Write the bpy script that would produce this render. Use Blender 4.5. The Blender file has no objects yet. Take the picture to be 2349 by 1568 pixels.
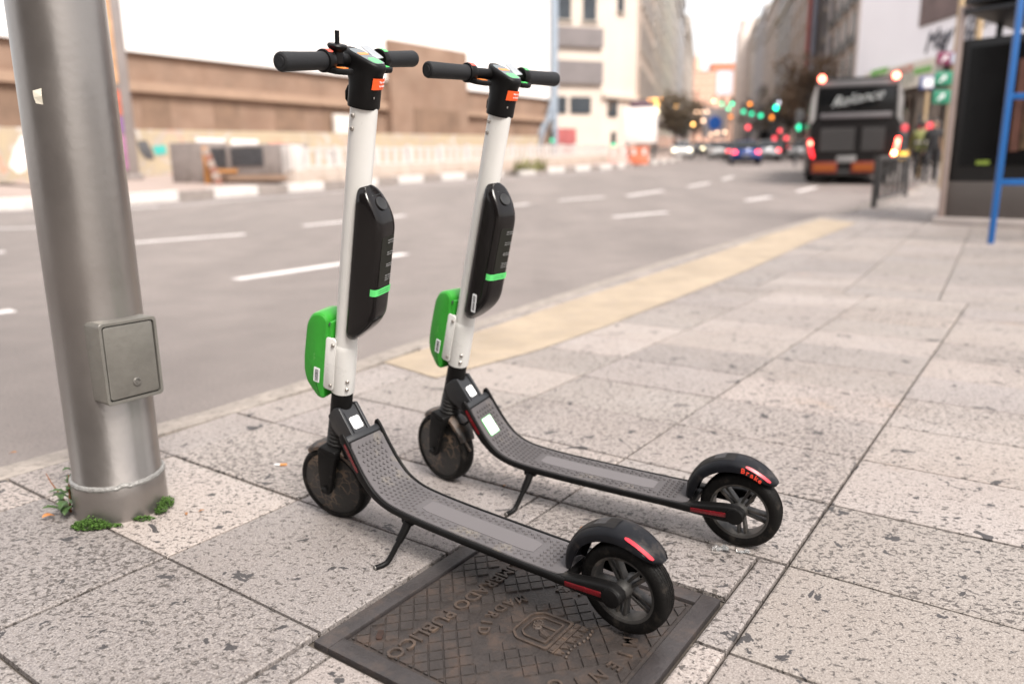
import bpy, bmesh, math, random
from math import sin, cos, pi, radians, atan2, hypot, sqrt
from mathutils import Matrix, Vector
S = bpy.context.scene
COL = S.collection
# ------------------------------------------------------------------ camera
EYE = Vector((0, 0, .86)); FPX = 3056.4 * 2349 / 4096
_p, _r = radians(12.6526), radians(-.624)
_F = Vector((0, cos(_p), -sin(_p))); _R0 = Vector((1, 0, 0)); _U0 = _R0.cross(_F)
_R = cos(_r) * _R0 + sin(_r) * _U0; _U = -sin(_r) * _R0 + cos(_r) * _U0
cd = bpy.data.cameras.new('camera'); cam = bpy.data.objects.new('camera', cd); COL.objects.link(cam)
cam.matrix_world = Matrix(((_R.x, _U.x, -_F.x, 0), (_R.y, _U.y, -_F.y, 0), (_R.z, _U.z, -_F.z, .86), (0, 0, 0, 1)))
cd.sensor_fit = 'HORIZONTAL'; cd.sensor_width = 36; cd.lens = 26.86
cd.clip_start = .02; cd.clip_end = 3000
cd.dof.use_dof = True; cd.dof.focus_distance = 1.56; cd.dof.aperture_fstop = 1.75
cd.dof.aperture_blades = 9; cd.dof.aperture_rotation = .3
S.camera = cam
# ------------------------------------------------------------------ sky, sun, exposure
SUN_EL, SUN_AZ = radians(52), radians(150)          # azimuth from +y (away from the camera) clockwise: behind, right
W = bpy.data.worlds.new('World'); S.world = W; W.use_nodes = True
nt = W.node_tree; nt.nodes.clear()
sky = nt.nodes.new('ShaderNodeTexSky'); sky.sky_type = 'NISHITA'; sky.sun_disc = False
sky.sun_elevation = SUN_EL; sky.sun_rotation = SUN_AZ; sky.air_density = 1; sky.dust_density = 5; sky.ozone_density = 1
bg = nt.nodes.new('ShaderNodeBackground'); bg.inputs[1].default_value = .08
wo = nt.nodes.new('ShaderNodeOutputWorld')
mx = nt.nodes.new('ShaderNodeMix'); mx.data_type = 'RGBA'; mx.inputs[0].default_value = .62
mx.inputs[7].default_value = (9.3, 9.0, 8.85, 1)         # the even cloud cover
nt.links.new(sky.outputs[0], mx.inputs[6]); nt.links.new(mx.outputs[2], bg.inputs[0]); nt.links.new(bg.outputs[0], wo.inputs[0])
sl = bpy.data.lights.new('sun', 'SUN'); sl.energy = 2.2; sl.angle = radians(22); sl.color = (1, .95, .89)
sun = bpy.data.objects.new('sun', sl); COL.objects.link(sun)
sun.rotation_euler = (pi / 2 - SUN_EL, 0, -SUN_AZ + pi)
S.view_settings.view_transform = 'Standard'; S.view_settings.look = 'None'
S.view_settings.exposure = 1.44; S.view_settings.gamma = 1
random.seed(7)
# ------------------------------------------------------------------ helpers
def ground(y):
    if y < 5: return 0.0
    return .03 * (y - 5) ** 2 / 16 if y < 13 else .03 * (y - 9)
def at(px, py, Y):
    "point at forward distance Y seen in direction (px, py) of the 2349 px wide photograph"
    d = _F * FPX + _R * (px - 1174.5) - _U * (py - 784)
    return EYE + d * (Y / d.y)
def on(px, py, off=0):
    "point of the terrain seen in that direction"
    d = _F * FPX + _R * (px - 1174.5) - _U * (py - 784)
    f = lambda Y: EYE.z + d.z * Y / d.y - ground(Y) - off
    Y = .3
    while f(Y) > 0 and Y < 400: Y *= 1.01
    a, b = Y / 1.01, Y
    for _ in range(40):
        m = (a + b) / 2
        if f(m) > 0: a = m
        else: b = m
    return EYE + d * (a / d.y)
def gz(x, y, dz=0): return Vector((x, y, ground(y) + dz))
T = Matrix.Translation
def RX(a): return Matrix.Rotation(a, 4, 'X')
def RY(a): return Matrix.Rotation(a, 4, 'Y')
def RZ(a): return Matrix.Rotation(a, 4, 'Z')
I4 = Matrix.Identity(4)
def rpoly(poly, r, n=4):
    out = []; L = len(poly)
    for i in range(L):
        p = Vector(poly[i]); a = Vector(poly[i - 1]) - p; b = Vector(poly[(i + 1) % L]) - p
        rr = min(r, a.length * .45, b.length * .45)
        A = p + a.normalized() * rr; B = p + b.normalized() * rr
        for k in range(n + 1):
            t = k / n; q = A * (1 - t) ** 2 + p * 2 * t * (1 - t) + B * t * t
            out.append((q.x, q.y))
    return out
class MB:
    def __init__(s): s.bm = bmesh.new()
    def _add(s, vs, fs, M=None):
        bv = [s.bm.verts.new((M @ Vector(v)) if M is not None else v) for v in vs]
        out = []
        for f in fs:
            try: out.append(s.bm.faces.new([bv[i] for i in f]))
            except ValueError: pass
        return bv, out
    def merge(s, bm2, M=None):
        me = bpy.data.meshes.new('tmp'); bm2.to_mesh(me); bm2.free()
        if M is not None: me.transform(M)
        s.bm.from_mesh(me); bpy.data.meshes.remove(me); return s
    def box(s, c, d, M=None, bev=0, seg=2):
        b = bmesh.new(); bmesh.ops.create_cube(b, size=1)
        for v in b.verts: v.co = Vector((v.co.x * d[0] + c[0], v.co.y * d[1] + c[1], v.co.z * d[2] + c[2]))
        if bev: bmesh.ops.bevel(b, geom=b.edges[:], offset=bev, segments=seg, profile=.5, affect='EDGES')
        return s.merge(b, M)
    def prism(s, poly, t0, t1, fn=lambda a, b, t: (a, b, t), M=None, bev=0, seg=2):
        b = bmesh.new(); n = len(poly)
        lo = [b.verts.new(fn(x, y, t0)) for x, y in poly]; hi = [b.verts.new(fn(x, y, t1)) for x, y in poly]
        caps = [b.faces.new(lo[::-1]), b.faces.new(hi)]
        for i in range(n): b.faces.new((lo[i], lo[(i + 1) % n], hi[(i + 1) % n], hi[i]))
        bmesh.ops.recalc_face_normals(b, faces=b.faces[:])
        if bev:
            es = [e for f in caps for e in f.edges]
            bmesh.ops.bevel(b, geom=list(set(es)), offset=bev, segments=seg, profile=.5, affect='EDGES')
        return s.merge(b, M)
    def loft(s, secs, M=None, cap=True, closed=True):
        n = len(secs[0]); vs = [p for q in secs for p in q]; fs = []
        for i in range(len(secs) - 1):
            for j in range(n if closed else n - 1):
                fs.append((i * n + j, i * n + (j + 1) % n, (i + 1) * n + (j + 1) % n, (i + 1) * n + j))
        if cap and closed: fs += [tuple(range(n))[::-1], tuple(range((len(secs) - 1) * n, len(secs) * n))]
        b = bmesh.new(); bv = [b.verts.new(v) for v in vs]
        for f in fs:
            try: b.faces.new([bv[i] for i in f])
            except ValueError: pass
        bmesh.ops.recalc_face_normals(b, faces=b.faces[:])
        return s.merge(b, M)
    def tube(s, pts, r, n=12, M=None, cap=True, sx=1):
        pts = [Vector(p) for p in pts]; rs = r if isinstance(r, (list, tuple)) else [r] * len(pts)
        secs = []; up = None
        for i, p in enumerate(pts):
            d = (pts[min(i + 1, len(pts) - 1)] - pts[max(i - 1, 0)]).normalized()
            if up is None: up = Vector((0, 0, 1)) if abs(d.z) < .9 else Vector((1, 0, 0))
            a = d.cross(up).normalized(); b = a.cross(d).normalized(); up = b
            secs.append([p + (a * cos(2 * pi * k / n) * sx + b * sin(2 * pi * k / n)) * rs[i] for k in range(n)])
        return s.loft(secs, M, cap)
    def lathe(s, prof, n=32, M=None, closed=False):
        "prof: (r, h); axis = local z"
        secs = [[(r * cos(2 * pi * k / n), r * sin(2 * pi * k / n), h) for k in range(n)] for r, h in prof]
        if closed: secs.append(secs[0])
        b = bmesh.new(); rows = [[b.verts.new(v) for v in q] for q in (secs[:-1] if closed else secs)]
        if closed: rows.append(rows[0])
        for i in range(len(rows) - 1):
            for k in range(n):
                try: b.faces.new((rows[i][k], rows[i][(k + 1) % n], rows[i + 1][(k + 1) % n], rows[i + 1][k]))
                except ValueError: pass
        if not closed:
            b.faces.new(rows[0][::-1]); b.faces.new(rows[-1])
        bmesh.ops.remove_doubles(b, verts=b.verts[:], dist=1e-6)
        bmesh.ops.recalc_face_normals(b, faces=b.faces[:])
        return s.merge(b, M)
    def ball(s, c, r, M=None, sc=(1, 1, 1), sub=2):
        b = bmesh.new(); bmesh.ops.create_icosphere(b, subdivisions=sub, radius=r)
        for v in b.verts: v.co = Vector((v.co.x * sc[0] + c[0], v.co.y * sc[1] + c[1], v.co.z * sc[2] + c[2]))
        return s.merge(b, M)
    def quad(s, a, b, c, d): s._add([a, b, c, d], [(0, 1, 2, 3)]); return s
    def text(s, body, size, M, ext=.0004, shear=0, bold=0, align='CENTER', sp=1):
        cu = bpy.data.curves.new('t', 'FONT'); cu.body = body; cu.size = size; cu.extrude = ext
        cu.shear = shear; cu.offset = bold; cu.align_x = align; cu.align_y = 'CENTER'; cu.space_character = sp; cu.resolution_u = 3
        o = bpy.data.objects.new('t', cu); COL.objects.link(o)
        me = bpy.data.meshes.new_from_object(o.evaluated_get(bpy.context.evaluated_depsgraph_get()))
        me.transform(M); s.bm.from_mesh(me)
        bpy.data.objects.remove(o); bpy.data.curves.remove(cu); bpy.data.meshes.remove(me)
        return s
    def build(s, name, m, parent=None, mloc=None, ang=35, flat=False):
        me = bpy.data.meshes.new(name); s.bm.to_mesh(me); s.bm.free()
        if not flat:
            me.polygons.foreach_set('use_smooth', [True] * len(me.polygons)); me.set_sharp_from_angle(angle=radians(ang))
        for x in (m if isinstance(m, (list, tuple)) else [m]): me.materials.append(x)
        o = bpy.data.objects.new(name, me); COL.objects.link(o)
        if parent: o.parent = parent
        if mloc is not None: o.matrix_local = mloc
        return o
def tag(o, label=None, cat=None, group=None, kind=None):
    if label: o['label'] = label
    if cat: o['category'] = cat
    if group: o['group'] = group
    if kind: o['kind'] = kind
    return o
def empty(name, M, label, cat, group=None):
    o = bpy.data.objects.new(name, None); o.empty_display_size = .2; COL.objects.link(o)
    o.matrix_world = M if isinstance(M, Matrix) else T(Vector(M)); return tag(o, label, cat, group)
def copy_tree(o, parent=None):
    c = o.copy(); COL.objects.link(c)
    if parent: c.parent = parent
    for ch in o.children: copy_tree(ch, c)
    return c
# ------------------------------------------------------------------ materials
_M = {}
def mat(name, col, rough=.6, metal=0, var=.12, vs=8, bump=0, bs=60, emit=0, coat=0, dirt=None, ds=6, dthr=(.5, .7), spec=.5):
    if name in _M: return _M[name]
    m = bpy.data.materials.new(name); m.use_nodes = True; n = m.node_tree.nodes; l = m.node_tree.links
    b = n['Principled BSDF']; b.inputs['Roughness'].default_value = rough; b.inputs['Metallic'].default_value = metal
    b.inputs['Specular IOR Level'].default_value = spec; b.inputs['Coat Weight'].default_value = coat
    tc = n.new('ShaderNodeTexCoord'); src = None
    c4 = (*col, 1); b.inputs['Base Color'].default_value = c4
    if var:
        t = n.new('ShaderNodeTexNoise'); t.inputs['Scale'].default_value = vs; t.inputs['Detail'].default_value = 5
        t.inputs['Roughness'].default_value = .65; l.new(tc.outputs['Object'], t.inputs['Vector'])
        r = n.new('ShaderNodeMapRange'); r.inputs[1].default_value = .3; r.inputs[2].default_value = .7
        r.inputs[3].default_value = 1 - var; r.inputs[4].default_value = 1 + var; l.new(t.outputs[0], r.inputs[0])
        h = n.new('ShaderNodeVectorMath'); h.operation = 'SCALE'; h.inputs[0].default_value = col; l.new(r.outputs[0], h.inputs[3])
        src = h.outputs[0]; l.new(src, b.inputs['Base Color'])
        rr = n.new('ShaderNodeMapRange'); rr.inputs[3].default_value = max(.03, rough - .12); rr.inputs[4].default_value = min(1, rough + .12)
        l.new(t.outputs[0], rr.inputs[0]); l.new(rr.outputs[0], b.inputs['Roughness'])
    if dirt:
        t = n.new('ShaderNodeTexNoise'); t.inputs['Scale'].default_value = ds; t.inputs['Detail'].default_value = 9
        t.inputs['Roughness'].default_value = .7; l.new(tc.outputs['Object'], t.inputs['Vector'])
        r = n.new('ShaderNodeMapRange'); r.inputs[1].default_value, r.inputs[2].default_value = dthr; l.new(t.outputs[0], r.inputs[0])
        x = n.new('ShaderNodeMix'); x.data_type = 'RGBA'; l.new(r.outputs[0], x.inputs[0]); x.inputs[7].default_value = (*dirt, 1)
        x.inputs[6].default_value = c4
        if src: l.new(src, x.inputs[6])
        l.new(x.outputs[2], b.inputs['Base Color'])
    if bump:
        t = n.new('ShaderNodeTexNoise'); t.inputs['Scale'].default_value = bs; t.inputs['Detail'].default_value = 4; l.new(tc.outputs['Object'], t.inputs['Vector'])
        u = n.new('ShaderNodeBump'); u.inputs['Strength'].default_value = bump; u.inputs['Distance'].default_value = .01
        l.new(t.outputs[0], u.inputs['Height']); l.new(u.outputs[0], b.inputs['Normal'])
    if emit:
        b.inputs['Emission Color'].default_value = c4; b.inputs['Emission Strength'].default_value = emit
    _M[name] = m; return m
def glow(name, col, k):
    if name in _M: return _M[name]
    m = bpy.data.materials.new(name); m.use_nodes = True; b = m.node_tree.nodes['Principled BSDF']
    b.inputs['Base Color'].default_value = (*[c * .3 for c in col], 1); b.inputs['Emission Color'].default_value = (*col, 1); b.inputs['Emission Strength'].default_value = k
    _M[name] = m; return m
# ------------------------------------------------------------------ ground materials
def paver_mat():
    m = bpy.data.materials.new('paver'); m.use_nodes = True; n = m.node_tree.nodes; l = m.node_tree.links; b = n['Principled BSDF']
    def nd(t, **k):
        x = n.new(t)
        for a, v in k.items(): setattr(x, a, v)
        return x
    def noise(sc, det=4, ro=.6, dist=0, vec=None):
        t = nd('ShaderNodeTexNoise'); t.inputs['Scale'].default_value = sc; t.inputs['Detail'].default_value = det
        t.inputs['Roughness'].default_value = ro; t.inputs['Distortion'].default_value = dist
        l.new(vec if vec else tc.outputs['Object'], t.inputs['Vector']); return t
    def rng(src, a, c, d=0, e=1):
        r = nd('ShaderNodeMapRange'); r.inputs[1].default_value = a; r.inputs[2].default_value = c; r.inputs[3].default_value = d; r.inputs[4].default_value = e
        l.new(src, r.inputs[0]); return r.outputs[0]
    def mixc(f, A, B, mode='MIX'):
        x = nd('ShaderNodeMix', data_type='RGBA', blend_type=mode)
        if isinstance(f, float): x.inputs[0].default_value = f
        else: l.new(f, x.inputs[0])
        for i, q in ((6, A), (7, B)):
            if isinstance(q, tuple): x.inputs[i].default_value = (*q, 1)
            else: l.new(q, x.inputs[i])
        return x.outputs[2]
    def math_(op, a, c):
        x = nd('ShaderNodeMath', operation=op)
        for i, q in enumerate((a, c)):
            if isinstance(q, (int, float)): x.inputs[i].default_value = q
            else: l.new(q, x.inputs[i])
        return x.outputs[0]
    tc = nd('ShaderNodeTexCoord'); at_ = nd('ShaderNodeAttribute', attribute_name='tone')
    base = mixc(rng(noise(2.3, 5).outputs[0], .3, .7), at_.outputs['Color'], mixc(1.0, at_.outputs['Color'], (.84, .79, .75), 'MULTIPLY'))
    base = mixc(rng(noise(260, 2).outputs[0], .3, .75, 0, .5), base, (.56, .51, .47))
    mp = nd('ShaderNodeMapping'); mp.inputs['Rotation'].default_value = (0, 0, .3); mp.inputs['Scale'].default_value = (1, 1.35, 1); l.new(tc.outputs['Object'], mp.inputs[0])
    # coarse dark pits of the bush-hammered face; their density drifts over the paving
    dens = math_('ADD', rng(noise(1.7, 3).outputs[0], .3, .7, -.035, .03), rng(at_.outputs['Alpha'], 0, 1, -.035, .03))
    pit = math_('ADD', noise(76, 3, .62, .8, mp.outputs[0]).outputs[0], dens)
    pits = rng(pit, .556, .582)
    base = mixc(math_('MULTIPLY', pits, .95), base, (.060, .051, .046))
    fine = rng(noise(150, 2, .5, 0).outputs[0], .58, .63, 0, .6)
    base = mixc(fine, base, (.16, .135, .12))
    # old chewing gum
    wv = nd('ShaderNodeVectorMath', operation='ADD'); dn = noise(42, 5); sc_ = nd('ShaderNodeVectorMath', operation='SCALE'); sc_.inputs[3].default_value = .075
    l.new(dn.outputs['Color'], sc_.inputs[0]); l.new(tc.outputs['Object'], wv.inputs[0]); l.new(sc_.outputs[0], wv.inputs[1])
    vo = nd('ShaderNodeTexVoronoi'); vo.inputs['Scale'].default_value = 5.6; l.new(wv.outputs[0], vo.inputs['Vector'])
    sp = nd('ShaderNodeSeparateColor'); l.new(vo.outputs['Color'], sp.inputs[0])
    thr = math_('MULTIPLY', rng(sp.outputs[0], .30, 1.0, .0, .17), 1)
    gum = math_('MAXIMUM', rng(noise(11.5, 4, .6, .5).outputs[0], .645, .652), rng(noise(24, 4, .6, .4).outputs[0], .665, .673))
    base = mixc(math_('MULTIPLY', gum, .95), base, (.034, .031, .032))
    # rusty and greasy stains
    st = rng(noise(1.15, 6, .7).outputs[0], .62, .74, 0, .45); base = mixc(st, base, (.30, .20, .13))
    st2 = rng(noise(3.1, 6, .7, .4).outputs[0], .60, .75, 0, .35); base = mixc(st2, base, (.17, .15, .14))
    l.new(base, b.inputs['Base Color']); b.inputs['Roughness'].default_value = .62; b.inputs['Specular IOR Level'].default_value = .5
    bu = nd('ShaderNodeBump'); bu.inputs['Strength'].default_value = .55; bu.inputs['Distance'].default_value = .004
    hh = math_('SUBTRACT', noise(210, 3).outputs[0], math_('MULTIPLY', pits, .9)); l.new(hh, bu.inputs['Height']); l.new(bu.outputs[0], b.inputs['Normal'])
    return m
PAVER = paver_mat()
ASPH = mat('asphalt', (.190, .163, .150), .72, 0, .14, .35, .5, 140, dirt=(.10, .086, .08), ds=75, dthr=(.48, .66), spec=.45)
_n = ASPH.node_tree.nodes; _l = ASPH.node_tree.links; _b = _n['Principled BSDF']; _src = _b.inputs['Base Color'].links[0].from_socket
_tc = _n.new('ShaderNodeTexCoord'); _mp = _n.new('ShaderNodeMapping'); _mp.inputs['Rotation'].default_value = (0, 0, radians(38)); _mp.inputs['Scale'].default_value = (.9, .11, 1); _l.new(_tc.outputs['Object'], _mp.inputs[0])
_mx = None
for _v, _sc, _lo, _hi in ((_mp.outputs[0], 1.0, .91, 1.08), (_tc.outputs['Object'], .42, .93, 1.06), (_tc.outputs['Object'], 2.6, .92, 1.07)):   # worn lanes, repaired patches, oil
    _t = _n.new('ShaderNodeTexNoise'); _t.inputs['Scale'].default_value = _sc; _t.inputs['Detail'].default_value = 5; _l.new(_v, _t.inputs['Vector'])
    _r = _n.new('ShaderNodeMapRange'); _r.inputs[1].default_value = .35; _r.inputs[2].default_value = .65; _r.inputs[3].default_value = _lo; _r.inputs[4].default_value = _hi; _l.new(_t.outputs[0], _r.inputs[0])
    _s = _n.new('ShaderNodeVectorMath'); _s.operation = 'SCALE'; _l.new(_src, _s.inputs[0]); _l.new(_r.outputs[0], _s.inputs[3]); _src = _s.outputs[0]
_l.new(_src, _b.inputs['Base Color'])
JOINT = mat('joint_sand', (.075, .063, .052), .95, 0, .35, 40, .4, 90)
KERB = mat('kerb_stone', (.27, .235, .205), .85, 0, .25, 9, .3, 120, dirt=(.13, .11, .095), ds=28, dthr=(.5, .7))
OCHRE = mat('ochre_paving', (.305, .245, .178), .85, 0, .22, 2.2, .3, 90, dirt=(.27, .22, .17), ds=7, dthr=(.45, .7))
PAINT = mat('road_paint', (.66, .62, .6), .75, 0, .12, 5, .2, 90, dirt=(.3, .27, .26), ds=22, dthr=(.55, .75))
PLAZA = mat('plaza_ground', (.30, .235, .205), .9, 0, .2, 1.2)
cG, sG = cos(radians(35.3)), sin(radians(35.3))
def uv(u, v): return Vector((u * cG + v * sG, -u * sG + v * cG, 0))
# kerb, outer edge (toward the road)
KO = [uv(-2.56, -1.5).to_2d(), uv(-2.55, .9).to_2d(), uv(-2.53, 1.6).to_2d()] + [Vector(q) for q in ((-.891, 3.173), (-.603, 3.75), (.076, 4.951), (1.323, 7.068), (2.787, 9.297), (4.495, 11.728), (6.2, 13.9), (9.216, 18.078), (12.9, 23.9), (20, 36), (26, 50), (34.2, 82), (80, 268), (118, 420))]
def offs(line, d):
    out = []
    for i, p in enumerate(line):
        t = (line[min(i + 1, len(line) - 1)] - line[max(i - 1, 0)]).normalized()
        out.append(p + Vector((t.y, -t.x)) * d)
    return out
def dens(line, st=1.2):
    out = [line[0]]
    for a, b in zip(line, line[1:]):
        k = max(1, int((b - a).length / (st * max(1, a.length / 15))))
        out += [a + (b - a) * (i + 1) / k for i in range(k)]
    return out
KO = dens(KO); KI = offs(KO, .13)
# ------------------------------------------------------------------ road, one sheet to the horizon
def sheet(name, xs, ys, dz, m):
    k = MB(); vs = [(x, y, ground(y) + dz) for y in ys for x in xs]; nx = len(xs)
    k._add(vs, [(j * nx + i, j * nx + i + 1, (j + 1) * nx + i + 1, (j + 1) * nx + i) for j in range(len(ys) - 1) for i in range(nx - 1)])
    return tag(k.build(name, m), kind='structure')
ys = [-60, -10] + [i * .8 for i in range(0, 40)] + [34, 40, 60, 100, 200, 400, 900, 1500]
sheet('road', [-900, -200, -60, -20, 0, 20, 60, 200, 900], ys, -.12, ASPH)
# kerb stones: top and riser
k = MB(); n = len(KO)
vs = []
for a, b in zip(KO, KI): vs += [gz(a.x, a.y, -.13), gz(a.x, a.y, -.012), gz(a.x + (b.x - a.x) * .12, a.y + (b.y - a.y) * .12, -.002), gz(b.x, b.y, -.002), gz(b.x, b.y, -.02)]
k._add(vs, [(i * 5 + j, i * 5 + j + 1, i * 5 + 6 + j, i * 5 + 5 + j) for i in range(n - 1) for j in range(4)])
tag(k.build('kerb', KERB, ang=50), kind='structure')
# footway base under the tiles
k = MB(); R2 = [Vector((60 + max(0, p.y) * .3, p.y - 8 if p.y < 10 else p.y)) for p in KI]
M3 = [p + (q - p) * .25 for p, q in zip(KI, R2)]
vs = []
rows = [KI, offs(KI, 3), offs(KI, 6), offs(KI, 12), offs(KI, 30), offs(KI, 90)]
for i in range(n): vs += [gz(r[i].x, r[i].y, -.016) for r in rows]
q = len(rows)
k._add(vs, [(i * q + j, i * q + j + 1, i * q + q + j + 1, i * q + q + j) for i in range(n - 1) for j in range(q - 1)])
tag(k.build('footway', JOINT), kind='structure')
# ------------------------------------------------------------------ tiles
def clip(poly, P, N):
    "keep the side where (p - P).N >= 0"
    out = []
    for i in range(len(poly)):
        a, b = poly[i], poly[(i + 1) % len(poly)]; da, db = (a - P).dot(N), (b - P).dot(N)
        if da >= 0: out.append(a)
        if da * db < 0: out.append(a + (b - a) * (da / (da - db)))
    return out
def inset(poly, d):
    c = list(poly)
    for i in range(len(poly)):
        a, b = poly[i], poly[(i + 1) % len(poly)]; t = (b - a)
        if t.length < 1e-6: continue
        t.normalize(); N = Vector((-t.y, t.x)); c = clip(c, a + N * d, N)
        if len(c) < 3: return []
    return c
tb = bmesh.new(); lay = tb.loops.layers.color.new('tone')
TONES = [(.545, .51, .492), (.525, .493, .478), (.50, .47, .46), (.465, .44, .434), (.53, .497, .481), (.555, .517, .496), (.51, .479, .465)]
def tile(poly, tone, dz=0, gap=.0040, bev=.0045):
    poly = [p for i, p in enumerate(poly) if (p - poly[i - 1]).length > .004]
    if len(poly) < 3: return
    ar = sum(poly[i].x * poly[(i + 1) % len(poly)].y - poly[(i + 1) % len(poly)].x * poly[i].y for i in range(len(poly)))
    if abs(ar) < .002: return
    if ar < 0: poly = poly[::-1]
    o = inset(poly, gap); i_ = inset(poly, gap + bev)
    if len(o) < 3: return
    if len(o) != len(i_): i_ = o
    tl = (random.uniform(-.0012, .0012), random.uniform(-.002, .002), random.uniform(-.002, .002)); c = o[0]
    zf = lambda p, d: ground(p.y) + d + dz + tl[0] + (p.x - c.x) * tl[1] + (p.y - c.y) * tl[2]
    A = [tb.verts.new((p.x, p.y, zf(p, -.014))) for p in o]; B = [tb.verts.new((p.x, p.y, zf(p, -.0022))) for p in o]; C = [tb.verts.new((p.x, p.y, zf(p, 0))) for p in i_]
    pa = random.random(); m = len(o); fs = [tb.faces.new(C)]
    for j in range(m):
        fs.append(tb.faces.new((A[j], A[(j + 1) % m], B[(j + 1) % m], B[j]))); fs.append(tb.faces.new((B[j], B[(j + 1) % m], C[(j + 1) % m], C[j])))
    for f in fs:
        for lp in f.loops: lp[lay] = (*tone, pa)
UH, VH = (-1.060, -.463), (.818, 1.405)          # the hole for the cover, in grid coordinates
def kerbclip(w):
    c = sum(w, Vector((0, 0))) / len(w)
    segs = sorted(range(len(KI) - 1), key=lambda i: ((KI[i] + KI[i + 1]) / 2 - c).length)[:2]
    for i in segs:
        t = (KI[i + 1] - KI[i]).normalized(); w = clip(w, KI[i] + Vector((t.y, -t.x)) * .002, Vector((t.y, -t.x)))
        if len(w) < 3: return []
    return w
def w2(a): return [uv(u, v).to_2d() for u, v in a]
KINK_P, KINK_N = uv(-1.0, 5.62).to_2d(), uv(-.02, 1).to_2d() - uv(0, 0).to_2d()
tone_of = {}
for i in range(-5, 12):
    for j in range(-7, 14):
        u0, v0 = -.398 + .594 * i, .852 + .3805 * j; u1, v1 = u0 + .594, v0 + .3805
        rects = [(u0, v0, u1, v1)]
        if u0 < UH[1] and u1 > UH[0] and v0 < VH[1] and v1 > VH[0]:
            rects = []
            if u0 < UH[0]: rects.append((u0, v0, UH[0], v1))
            if u1 > UH[1]: rects.append((UH[1], v0, u1, v1))
            a, b = max(u0, UH[0]), min(u1, UH[1])
            if v0 < VH[0]: rects.append((a, v0, b, VH[0]))
            if v1 > VH[1]: rects.append((a, VH[1], b, v1))
        tone = random.choice(TONES)
        if (i, j) in ((-3, 0), (-3, 1), (-2, 2)): tone = (.56, .525, .505)
        if (i, j) in ((-2, 0), (-2, 1), (-3, -1), (-2, -1)): tone = (.41, .388, .388)
        if (i, j) == (0, -1): tone = (.40, .345, .29)
        if (i, j) in ((0, 0), (0, 1), (0, 2), (1, 0), (1, 1)): tone = (.47, .44, .42)
        _f = random.uniform(.91, 1.06)
        for r in rects:
            w = w2([(r[0], r[1]), (r[2], r[1]), (r[2], r[3]), (r[0], r[3])])
            w = clip(w, KINK_P, -KINK_N)
            if len(w) > 2: w = kerbclip(w)
            if len(w) > 2: tile(w, [x * _f for x in tone])
# farther on the courses turn: two cross bands, then slabs laid toward the shelter
B0, B1 = Vector((2.43, 6.403)), Vector((3.911, 5.782))
bd = (B1 - B0).normalized(); bn = Vector((-bd.y, bd.x)); gd = (Vector((6.034, 9.798)) - Vector((3.568, 5.876))).normalized()
def gp(a, b): return Vector((3.45, 5.975)) + bd * a + gd * b
for i in range(-9, 22):
    for j in range(-5, 46):
        hgt = .40 if j != 0 else .92
        v0 = (-.40 * -j if j < 0 else (0 if j == 0 else .92 + (j - 1) * .40)); sh = .62 * .5 * (j % 2) if j == 0 else 0
        w = [gp(i * .60 + sh, v0), gp(i * .60 + .60 + sh, v0), gp(i * .60 + .60 + sh, v0 + hgt), gp(i * .60 + sh, v0 + hgt)]
        w = clip(w, KINK_P, KINK_N)
        if len(w) > 2: w = kerbclip(w)
        if len(w) < 3: continue
        t = random.choice(TONES[1:5]); f = .85 if j == 0 else (.93 if j in (1, 2) else .98)
        tile(w, [x * f for x in t])
me = bpy.data.meshes.new('pavement'); tb.to_mesh(me); tb.free(); me.materials.append(PAVER)
o = bpy.data.objects.new('pavement', me); COL.objects.link(o); tag(o, kind='structure')
# ochre warning strip laid along the kerb
k = MB(); L = [Vector(q) for q in ((-.593, 3.419), (-.16, 4.13), (.358, 5.0), (1.6, 7.0), (3.1, 9.4), (4.72, 11.75))]
Rr = [Vector(q) for q in ((-.325, 3.136), (.12, 3.62), (.558, 4.242), (1.95, 6.4), (3.5, 8.9), (4.948, 11.025))]
L, Rr = dens(L, .6), dens(Rr, .6); nn = min(len(L), len(Rr))
L = [L[int(i * (len(L) - 1) / (nn - 1))] for i in range(nn)]; Rr = [Rr[int(i * (len(Rr) - 1) / (nn - 1))] for i in range(nn)]
vs = []
for a, b in zip(L, Rr): vs += [gz(a.x, a.y, .004), gz(b.x, b.y, .004)]
k._add(vs, [(2 * i, 2 * i + 1, 2 * i + 3, 2 * i + 2) for i in range(nn - 1)])
tag(k.build('tactile_strip', OCHRE), kind='structure')
# ------------------------------------------------------------------ lane dashes, edge line
k = MB()
def dash(a, b, w=.16):
    a, b = Vector(a), Vector(b); t = (b - a).normalized(); nrm = Vector((-t.y, t.x)) * w / 2; m = 6; vs = []
    for i in range(m + 1):
        p = a + (b - a) * i / m; vs += [gz(p.x + nrm.x, p.y + nrm.y, -.116), gz(p.x - nrm.x, p.y - nrm.y, -.116)]
    k._add(vs, [(2 * i, 2 * i + 1, 2 * i + 3, 2 * i + 2) for i in range(m)])
for a, b in (((-2.58, 7.11), (-1.24, 9.02)), ((1.84, 13.8), (2.97, 14.67)), ((5.31, 17.5), (6.23, 18.6)), ((-5.2, 10.6), (-4.0, 11.6)), ((-3.45, 12.83), (-1.99, 14.6)), ((1.14, 18.2), (2.31, 19.25)),
             ((-.64, 15.9), (.42, 17.2)), ((2.94, 19.5), (4.25, 21.7)), ((-8.2, 8.3), (-6.4, 9.7)), ((7.6, 20.6), (8.9, 22.6)), ((5.4, 23.6), (6.6, 25.8)), ((10.2, 24.8), (11.3, 27)), ((7.6, 28), (8.7, 30.4)), ((-5.0, 4.0), (-3.7, 5.6))):
    dash(a, b)
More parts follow.
